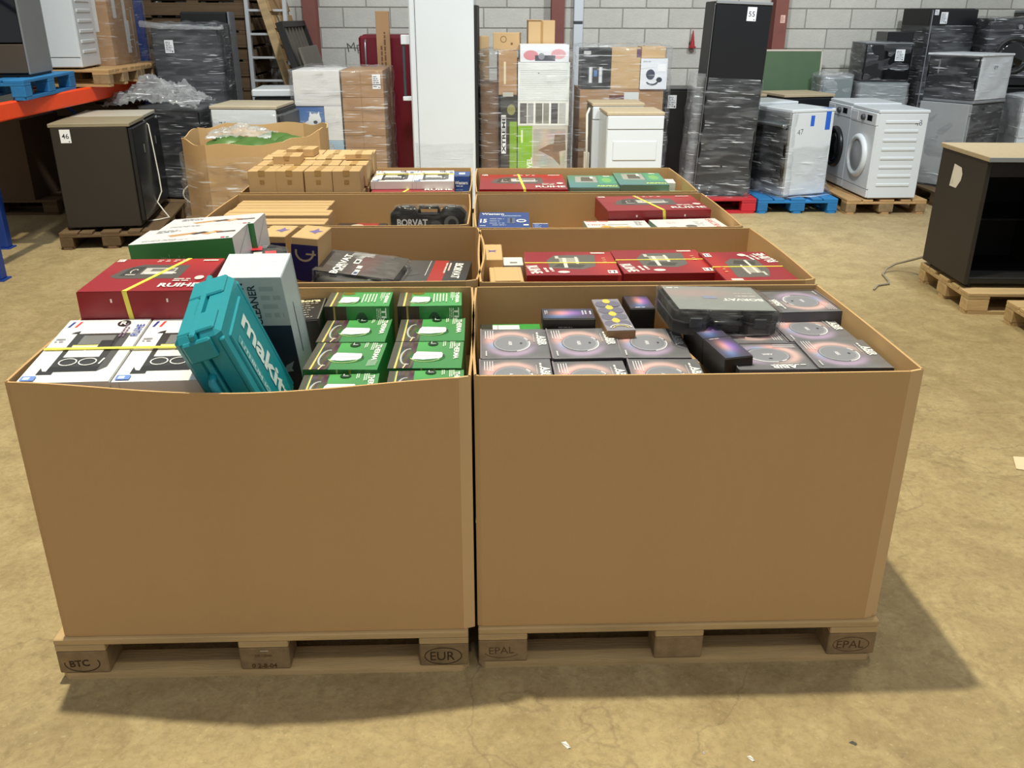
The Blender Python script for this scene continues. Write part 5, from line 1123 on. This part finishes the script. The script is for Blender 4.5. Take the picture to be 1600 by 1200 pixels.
# stack 3
pallet((1.45, 7.55, 0), 0, 'wooden pallet under the film wrapped stack with the kettle box')
Y3 = 7.18
t, d = ct('black kettle box with two steel kettles at the top of the stack', 1.04, 1.335, Y3, Y3+.3, 1.13, 1.515, BLKBOX)
p = Pr().rect(0, 0, d[0], d[2], '#2c2e30').rect(.02, .33, .09, .36, '#c8c8c8').rect(.06, .05, .22, .22, '#3c3e40')
for u in (.075, .175): p.rect(u, .06, u+.035, .21, '#c4c8cc').rect(u+.012, .06, u+.02, .21, '#eef0f2').rect(u+.004, .21, u+.03, .225, '#1c1c1c')
p.rect(.125, .12, .16, .18, '#5a82b4').put('printed_side', t, 'front', d)
t, d = ct('brown carton between the kettle box and the white headphone box', 1.338, 1.63, Y3, Y3+.3, 1.13, 1.52, CARTON); Pr().rect(.25, .3, .29, .38, '#6a4a60').put('printed_side', t, 'front', d)
t, d = ct('white box printed with dark earphones', 1.633, 1.9, Y3-.02, Y3+.3, 1.13, 1.42, WHITEW)
p = Pr().rect(0, 0, d[0], d[2], '#e4e8ee').ell(.1, .14, .045, .05, '#3a4258', 16).arc(.12, .07, .06, .035, .018, '#2c3448', 180, 360).ell(.19, .09, .03, .025, '#2a3040', 12).lines(.02, .25, .12, .025, 1, '#b8c0cc').rect(.17, .17, .25, .24, '#f4f6f8').put('printed_side', t, 'front', d)
t, d = ct('flat brown carton on the white headphone box', 1.64, 1.88, Y3+.02, Y3+.28, 1.422, 1.53, CARTON)
t, d = ct('large brown carton in the middle of the stack with the kettle box', 1.03, 1.88, Y3, Y3+.6, .62, 1.128); Pr().rect(.3, .3, .55, .45, '#6a3a2a').rect(.45, .38, .6, .48, '#d8dcdc').put('printed_side', t, 'front', d)
t, d = ct('large brown carton at the bottom of the stack with the kettle box', 1.03, 1.88, Y3, Y3+.6, .146, .618)
o = film_shell('film_wrap', .99, Y3-.05, .15, 1.93, Y3+.64, 1.535, FILM, .02, .05, 71); tag(o, 'stretch film around the stack with the kettle box', 'film')
# white freezers with beige tops
t = washer('white freezer with a beige top in front of the kettle box stack', (.52, .5, .87), (1.42, 6.3, ZT), R(1), door=False, top=PART, group='white freezers with beige tops', name='freezer'); MB().box(-.28, -.2, .1, -.262, .2, .8).build('rear_coil', BLACKM, t) if False else None
MB().box(.255, -.26, .72, .275, -.16, .82, bev=.003).build('hinge_cover', BLACKM, t)
MB().box(-.2, -.258, .45, .2, -.249, .62, bev=.004).build('door_recess', WHITE, t)
pallet((1.4, 6.55, 0), R(90), 'wooden pallet under the white freezers')
t = washer('white freezer standing behind its twin, pipes on its side', (.5, .42, .9), (1.34, 6.8, ZT), R(1), body=mat('aged_grey', '#8d8b84', .6), door=False, top=PART, group='white freezers with beige tops', name='freezer')
MB().tube([(-.27, -.15, .85), (-.3, -.2, .8), (-.3, -.25, .5), (-.29, -.24, .1)], .012, 6).build('pipe', CABLE, t, smooth=True); MB().box(-.32, -.24, .1, -.27, -.17, .45, bev=.006).build('pipe_cover', CABLE, t)
t = thing('black_box_appliance', 'black appliance with a white tag between kettle stack and tall black fridge', 'appliance', (2.12, 7.6, 0), 0); MB().box(-.19, -.25, .02, .19, .25, 1.12, bev=.008).build('cabinet', BLACK, t); MB().box(-.185, -.27, .05, .185, -.25, 1.1, bev=.004).build('door', BLACKM, t); sticker(t, 'front', (.38, .55, 1.12), (.03, .93), None, .09, .13)
MB().box(-.17, -.23, 0, .17, .23, .02).build('plinth', BLACKM, t)
# red wall cone
t = thing('red_cone', 'small red cone hanging on the block wall', 'cone', (2.57, WY-.06, 1.46), 0); MB().lathe([(.045, 0), (.045, .015), (.03, .02), (.006, .19), (.002, .2)], 14).build('cone', mat('red_plastic', '#a02428', .5), t); MB().box(-.03, .02, .05, .03, .052, .07).build('bracket', DGREY, t)
# ------------------------------------------------------------------ right side
pallet((2.15, 6.93, 0), R(0), 'red painted pallet under the tall black fridge', WOODR, WOODR)
t = thing('tall_black_fridge', 'tall black fridge with a 55 tag, its lower half in film', 'fridge', (2.43, 6.92, ZT), R(-4)); W, D, H = .53, .56, 1.79
t.rotation_euler = (0, R(2), R(-4))
MB().box(-W/2, -D/2+.065, .03, W/2, D/2, H, bev=.008).build('cabinet', BLACKM, t); MB().box(-W/2+.002, -D/2, .05, W/2-.002, -D/2+.058, H-.02, bev=.01).build('door', BLACK, t); MB().box(-W/2+.02, -D/2+.07, 0, W/2-.02, D/2, .03).build('plinth', BLACKM, t)
MB().box(-W/2-.002, -D/2+.02, .05, -W/2+.004, -D/2+.03, H-.02).build('door_trim', SILVER, t); MB().box(-W/2+.01, -D/2-.002, H-.02, W/2-.005, -D/2+.06, H+.006, bev=.003).build('top_trim', GREYS, t)
sticker(t, 'front', (W, D, H), (.3, 1.63), '55', .085, .12)
film_shell('film_wrap', -W/2, -D/2, .0, W/2, D/2, 1.12, FILM, .018, .05, 81, t, top=False, flare=.1)
t2 = film_shell('film_wrap', -W/2-.08, -D/2+.12, .02, -W/2+.1, D/2, 1.15, FILMH, .03, .06, 82, t, top=False, flare=.05)
pallet((3.165, 7.12, 0), R(90), 'blue painted pallet under the wrapped white dishwashers', WOODB, WOODB)
a = washer('wrapped white dishwasher with blue tape, nearer of two on the blue pallet', (.52, .52, .84), (3.165, 6.9, ZT), R(-70), face=SILVER, panel=SILVER, group='white machines on the blue pallet', name='dishwasher', door=False)
W, D, H = .52, .52, .84
MB().box(-.25, -D/2-.03, .12, .25, -D/2, H-.16, bev=.01).build('dark_door', GLOSSB, a); MB().box(-.22, -D/2-.05, H-.17, .22, -D/2, H-.14, bev=.008).build('handle', SILVER, a)
Pr().rect(0, 0, .045, .1, '#2a62c8').put('blue_tape', a, 'right', (W, D, H), at=(.24, .68)); Pr().rect(0, 0, .06, .2, '#2a62c8').put('blue_tape', a, 'right', (W, D, H), at=(.42, .64)); Pr().rect(0, 0, .06, .14, '#2a62c8').put('blue_tape', a, 'top', (W+.02, D, H), at=(.44, .42)); pen(a, 'right', (W, D, H), (.08, .58), '47')
film_shell('film_wrap', -W/2, -D/2, .0, W/2, D/2, .5, FILM, .02, .05, 91, a, top=False, flare=.1)
film_shell('film_wrap', -W/2, -D/2-.03, .0, W/2-.01, -D/2+.1, .82, FILM, .02, .05, 92, a, top=False)
washer('white dishwasher farther back on the blue pallet', (.5, .52, .86), (2.975, 7.43, ZT), R(-70), face=SILVER, panel=SILVER, group='white machines on the blue pallet', name='dishwasher', door=False)
pallet((4.03, 7.06, 0), R(90), 'wooden pallet under two white dryers', WOOD, WOODE)
w1 = washer('white dryer with ribbed side and pale door, nearer of two', (.6, .5, .85), (4.045, 6.755, ZT), R(-89), face=WHITE, ring=WHITE, glass=GREYS, ribs=1, group='two white dryers'); pen(w1, 'right', (.6, .5, .85), (.36, .68), '48')
w2 = washer('white washing machine with black porthole, farther of two', (.6, .5, .86), (4.04, 7.37, ZT), R(-89), face=WHITE, ring=BLACK, glass=GLOSSB, group='two white dryers')
o = MB().tube([(4.42+.03*math.cos(i*.5), 6.98+.03*math.sin(i*.9), .2+.12*math.sin(i*.35)) for i in range(18)], .03, 8).build('grey_hose', mat('grey_hose_mat', '#9aa09e', .5), smooth=True); tag(o, 'grey corrugated hose behind the white dryer', 'hose')
# green board and low appliances at the wall
t = thing('green_chalkboard', 'green chalkboard with a pale frame against the block wall', 'board', (3.66, 8.82, .1), (R(-3), 0, 0)); MB().box(-.42, 0, 0, .42, .02, 1.33).build('board', mat('chalk_green', '#526a4c', .7), t)
for b in ((-.435, -.006, 0, -.415, .026, 1.35), (.415, -.006, 0, .435, .026, 1.35), (-.435, -.006, 1.33, .435, .026, 1.352), (-.435, -.006, -.02, .435, .026, 0)): MB().box(*b, bev=.003).build('frame_bar', mat('pale_frame', '#cbc3b2', .5), t)
for x in (-.3, .3): MB().box(x-.02, -.02, -.1, x+.02, .04, -.02).build('leg', mat('pale_frame', '#cbc3b2', .5), t)
t = cabinet_fridge('dark undercounter fridge with a beige top behind the dishwashers', (.62, .6, 1.02), (3.6, 8.2, 0), R(12), side=BLACKM, front=BLACK, top=PART, group='dark low appliances near the wall', handle=False)
t = cabinet_fridge('dark undercounter fridge with a beige top, left of its twin near the wall', (.6, .6, 1.0), (2.93, 8.45, 0), R(8), side=BLACKM, front=BLACK, top=PART, group='dark low appliances near the wall', handle=False)
# wrapped ovens
t = thing('grey_low_appliance', 'grey appliance in film below the wrapped black oven', 'appliance', (4.62, 8.5, 0), R(-6)); MB().box(-.27, -.28, .02, .27, .28, 1.13, bev=.01).build('cabinet', mat('grey_green', '#70787a', .4), t); MB().box(-.26, -.3, .1, .26, -.28, 1.1, bev=.006).build('door', mat('grey_green2', '#7f898b', .35), t); MB().box(-.25, -.26, 0, .25, .26, .02).build('plinth', BLACKM, t)
film_shell('film_wrap', -.28, -.3, .3, .28, .28, 1.12, FILMH, .02, .06, 101, t, top=False)
t = thing('black_oven', 'black oven wrapped in film with a white tag', 'appliance', (4.62, 8.5, 1.135), R(-6)); MB().box(-.26, -.27, 0, .26, .27, .4, bev=.008).build('cabinet', BLACK, t); MB().box(-.255, -.29, .02, .255, -.27, .39, bev=.006).build('door', GLOSSB, t); MB().box(-.26, -.27, .4, .26, .27, .41).build('top_plate', GREYS, t); sticker(t, 'front', (.52, .6, .4), (.33, .22), None, .1, .12)
MB().box(-.02, -.22, .41, .26, .2, .52, bev=.006).build('black_tray', BLACK, t)
film_shell('film_wrap', -.26, -.28, .0, .26, .27, .41, FILM, .015, .05, 102, t)
t = thing('grey_wrapped_box', 'low grey appliance in film beside the wrapped black oven', 'appliance', (4.13, 8.57, 0), R(-4)); MB().box(-.17, -.2, .02, .17, .2, 1.17, bev=.01).build('cabinet', mat('grey_green', '#70787a', .4), t); MB().box(-.165, -.215, .05, .165, -.2, 1.15).build('door', mat('grey_green2', '#7f898b', .35), t); MB().box(-.15, -.18, 0, .15, .18, .02).build('plinth', BLACKM, t); film_shell('film_wrap', -.17, -.2, .4, .17, .2, 1.2, FILMH, .025, .05, 103, t, flare=.05)
# tall black fridge right
t = thing('tall_black_fridge', 'tall black fridge at the right with two white tags near its top', 'fridge', (5.33, 8.7, 0), R(7)); W, D, H = .56, .6, 1.9
MB().box(-W/2, -D/2+.065, .03, W/2, D/2, H, bev=.008).build('cabinet', BLACKM, t); MB().box(-W/2+.002, -D/2, .05, W/2-.002, -D/2+.058, H-.01, bev=.01).build('door', BLACK, t); MB().box(-W/2+.02, -D/2+.07, 0, W/2-.02, D/2, .03).build('plinth', BLACKM, t); MB().box(-W/2-.003, -D/2+.0, .05, -W/2+.004, -D/2+.012, H-.02).build('door_trim', GREYS, t)
sticker(t, 'front', (W, D, H), (.1, 1.74), None, .085, .12); sticker(t, 'front', (W, D, H), (.02, 1.83), None, .05, .055)
film_shell('film_wrap', -W/2, -D/2, .3, W/2, D/2, 1.72, FILM, .018, .06, 111, t, top=False)
a = washer('black washing machine high up at the right edge, in film', (.6, .55, .72), (5.98, 8.42, 1.08), R(-6), BLACK, BLACK, ring=BLACKM, top=BLACKM, group='black machines at the right wall'); film_shell('film_wrap', -.3, -.29, .1, .3, .28, .72, FILM, .02, .06, 121, a)
a = washer('black machine below the film wrapped one at the right edge', (.6, .55, 1.08), (5.98, 8.42, 0), R(-6), BLACK, BLACK, ring=BLACKM, top=BLACKM, group='black machines at the right wall')
t = thing('black_cabinet', 'black cabinet at the far right edge with a grey top trim', 'fridge', (6.72, 8.8, 0), R(-4)); MB().box(-.3, -.28, .02, .3, .3, 1.86, bev=.008).build('cabinet', BLACK, t); MB().box(-.295, -.31, .05, .295, -.28, 1.85, bev=.006).build('door', BLACKM, t); MB().box(-.3, -.3, 1.86, .3, .3, 1.885).build('top_trim', GREYS, t); MB().box(-.28, -.26, 0, .28, .28, .02).build('plinth', BLACKM, t)
# stacked pair
pallet((5.1, 7.4, 0), R(90), 'wooden pallet under the grey and black machine at the right', WOODD, WOODD)
a = washer('black sided machine in grey film below the white cooker', (.56, .6, .88), (5.1, 7.4, ZT), R(-58), BLACKM, GREYS, door=False, top=GREYS, panel=GREYS, group='stacked machines at the right'); film_shell('film_wrap', -.28, -.32, .0, .28, .31, .84, FILM, .02, .05, 131, a, top=False, flare=.08)
MB().box(-.27, -.335, .02, .27, -.31, .85, bev=.004).build('foam_sheet', mat('grey_foam', '#a2a5a6', .5), a)
t = thing('white_cooker', 'white cooker with a black glass front on top of a dark machine', 'appliance', (5.1, 7.4, ZT+.885), R(-58)); W, D, H = .56, .6, .44
MB().box(-W/2, -D/2+.03, 0, W/2, D/2, H-.02, bev=.006).build('cabinet', WHITE, t); MB().box(-W/2+.003, -D/2, .01, W/2-.003, -D/2+.03, H-.03, bev=.005).build('front_glass', GLOSSB, t); MB().box(-W/2-.012, -D/2-.012, H-.02, W/2+.012, D/2, H, bev=.004).build('top_plate', WHITE, t); MB().box(-W*.28, -D/2-.01, H*.55, -W*.25, -D/2, H-.06, bev=.003).build('handle', SILVER, t)
pen(t, 'right', (W, D, H), (.25, .26), '49'); film_shell('film_wrap', -W/2, -D/2, -.02, W/2, D/2, H, FILM, .018, .05, 132, t, top=False)
a = washer('white washing machine with a pale porthole at the right edge', (.6, .56, .9), (6.0, 7.45, ZT), R(-10), face=WHITE, ring=WHITE, glass=mat('pale_glass', '#c4ccd4', .15), group='white machines at the right edge'); film_shell('film_wrap', -.3, -.28, .5, .3, .28, .9, FILMH, .03, .05, 141, a); pallet((6.05, 7.5, 0), R(80), 'wooden pallet under the white washing machine at the right edge', WOODD, WOODD)
# open fridge on the near right
pallet((3.83, 3.66, 0), R(-4), 'wooden pallet under the open black fridge', WOODP, WOODP)
t = thing('open_black_fridge', 'black undercounter fridge without a door, torn white label on its side', 'fridge', (3.55, 3.72, ZT), R(-3)); W, D, H = .64, .66, .86
for n, b, m in (('left_side', (-W/2, -D/2, .03, -W/2+.03, D/2, H-.03), BROWNBLK), ('right_side', (W/2-.03, -D/2, .03, W/2, D/2, H-.03), BROWNBLK), ('back', (-W/2+.03, D/2-.03, .03, W/2-.03, D/2, H-.03), BLACKM), ('floor_panel', (-W/2+.03, -D/2+.02, .03, W/2-.03, D/2-.03, .07), BLACKM),
        ('control_strip', (-W/2+.03, -D/2+.01, H-.13, W/2-.03, -D/2+.06, H-.03), BLACKM), ('shelf', (-W/2+.035, -D/2+.08, .44, W/2-.035, D/2-.03, .452), GLOSSB), ('worktop', (-W/2-.012, -D/2-.03, H-.03, W/2+.01, D/2+.01, H), PART), ('worktop_edge', (-W/2-.013, -D/2-.034, H-.031, W/2+.012, -D/2-.03, H-.002), GREYS), ('inner_liner', (-W/2+.03, -D/2+.05, .07, -W/2+.045, D/2-.03, H-.13), BLACK)): MB().box(*b, bev=.003).build(n, m, t)
MB().lathe([(.012, 0), (.012, -.02)], 12, (.17, -D/2+.01, H-.08), 'y').build('knob', SILVER, t)
for z in (.22, .56): MB().box(-W/2+.045, -D/2+.1, z, -W/2+.055, -D/2+.13, z+.12).build('shelf_clip', GREYS, t)
Pr().poly([(0, 0), (.1, 0), (.15, .06), (.155, .1), (.13, .14), (.02, .15)], '#e8e4dc').poly([(.02, .02), (.03, .07), (.05, .02)], '#d8d2c6').put('torn_label', t, 'left', (W, D, H), PRINTM, at=(.2, .6))
for sx in (-1, 1):
    for sy in (-1, 1): MB().lathe([(.02, 0), (.02, .03)], 10, (sx*(W/2-.06), sy*(D/2-.06), 0)).build('foot', BLACKM, t)
pallet((3.95, 2.72, 0), R(-3), 'wooden pallet at the right edge in front of the open fridge', WOODP, WOODP)
t = thing('black_appliance', 'black appliance cut by the right edge on the near pallet', 'appliance', (3.98, 2.83, ZT), R(-3)); MB().box(-.3, -.26, .02, .3, .28, .86, bev=.01).build('cabinet', BLACKM, t); MB().box(-.29, -.3, .05, .29, -.26, .84, bev=.006).build('door', BLACK, t); film_shell('film_wrap', -.3, -.3, .0, .3, .28, .3, FILM, .02, .05, 151, t, top=False, flare=.05); MB().box(-.28, -.24, 0, .28, .26, .02).build('plinth', BLACKM, t)
o = MB().tube([(2.83, 3.86, .008), (2.9, 3.96, .008), (3.0, 4.0, .008), (3.03, 4.08, .008), (3.06, 4.25, .01), (3.12, 4.33, .03), (3.2, 4.36, .06), (3.27, 4.3, .1), (3.28, 4.06, .2)], .008, 6).build('grey_cable', mat('grey_cable_mat', '#8f8574', .5), smooth=True); tag(o, 'grey cable trailing on the floor from the open black fridge', 'cable')
o = MB().prism([(0, 0), (.17, -.04), (.2, .13), (.03, .12)], 0, .003).build('paper_sheet', mat('paper', '#e0ccaa', .7), None, (2.33, 1.17, .002), R(-10)); tag(o, 'sheet of pale paper on the floor at the right edge', 'paper')
for x, y, s, lb in ((.236, -.333, .03, 'curled white paper scrap on the floor left of the middle'), (.72, -.395, .022, 'small white paper scrap on the floor at the front right'), (.6, -.372, .008, 'tiny white crumb on the floor at the front')):
    o = MB().add([(-s*.5, s*.2, .0), (s*.2, -s*.3, 0), (s*.5, -s*.2, .004), (-s*.1, s*.3, .006), (-s*.5, s*.2, .002), (s*.5, -s*.2, .006)], [(0, 1, 2, 3), (3, 2, 5, 4)]).build('paper_scrap', WHITEW, None, (x, y, .001), R(-20)); tag(o, lb, 'paper scrap')
o = MB().add([(-.009, .004, 0), (.006, -.007, 0), (.011, -.003, .003), (.001, .006, .004)], [(0, 1, 2, 3)]).build('dark_scrap', BLACKM, None, (1.01, -.35, .001)); tag(o, 'dark scrap on the floor at the front right', 'scrap')
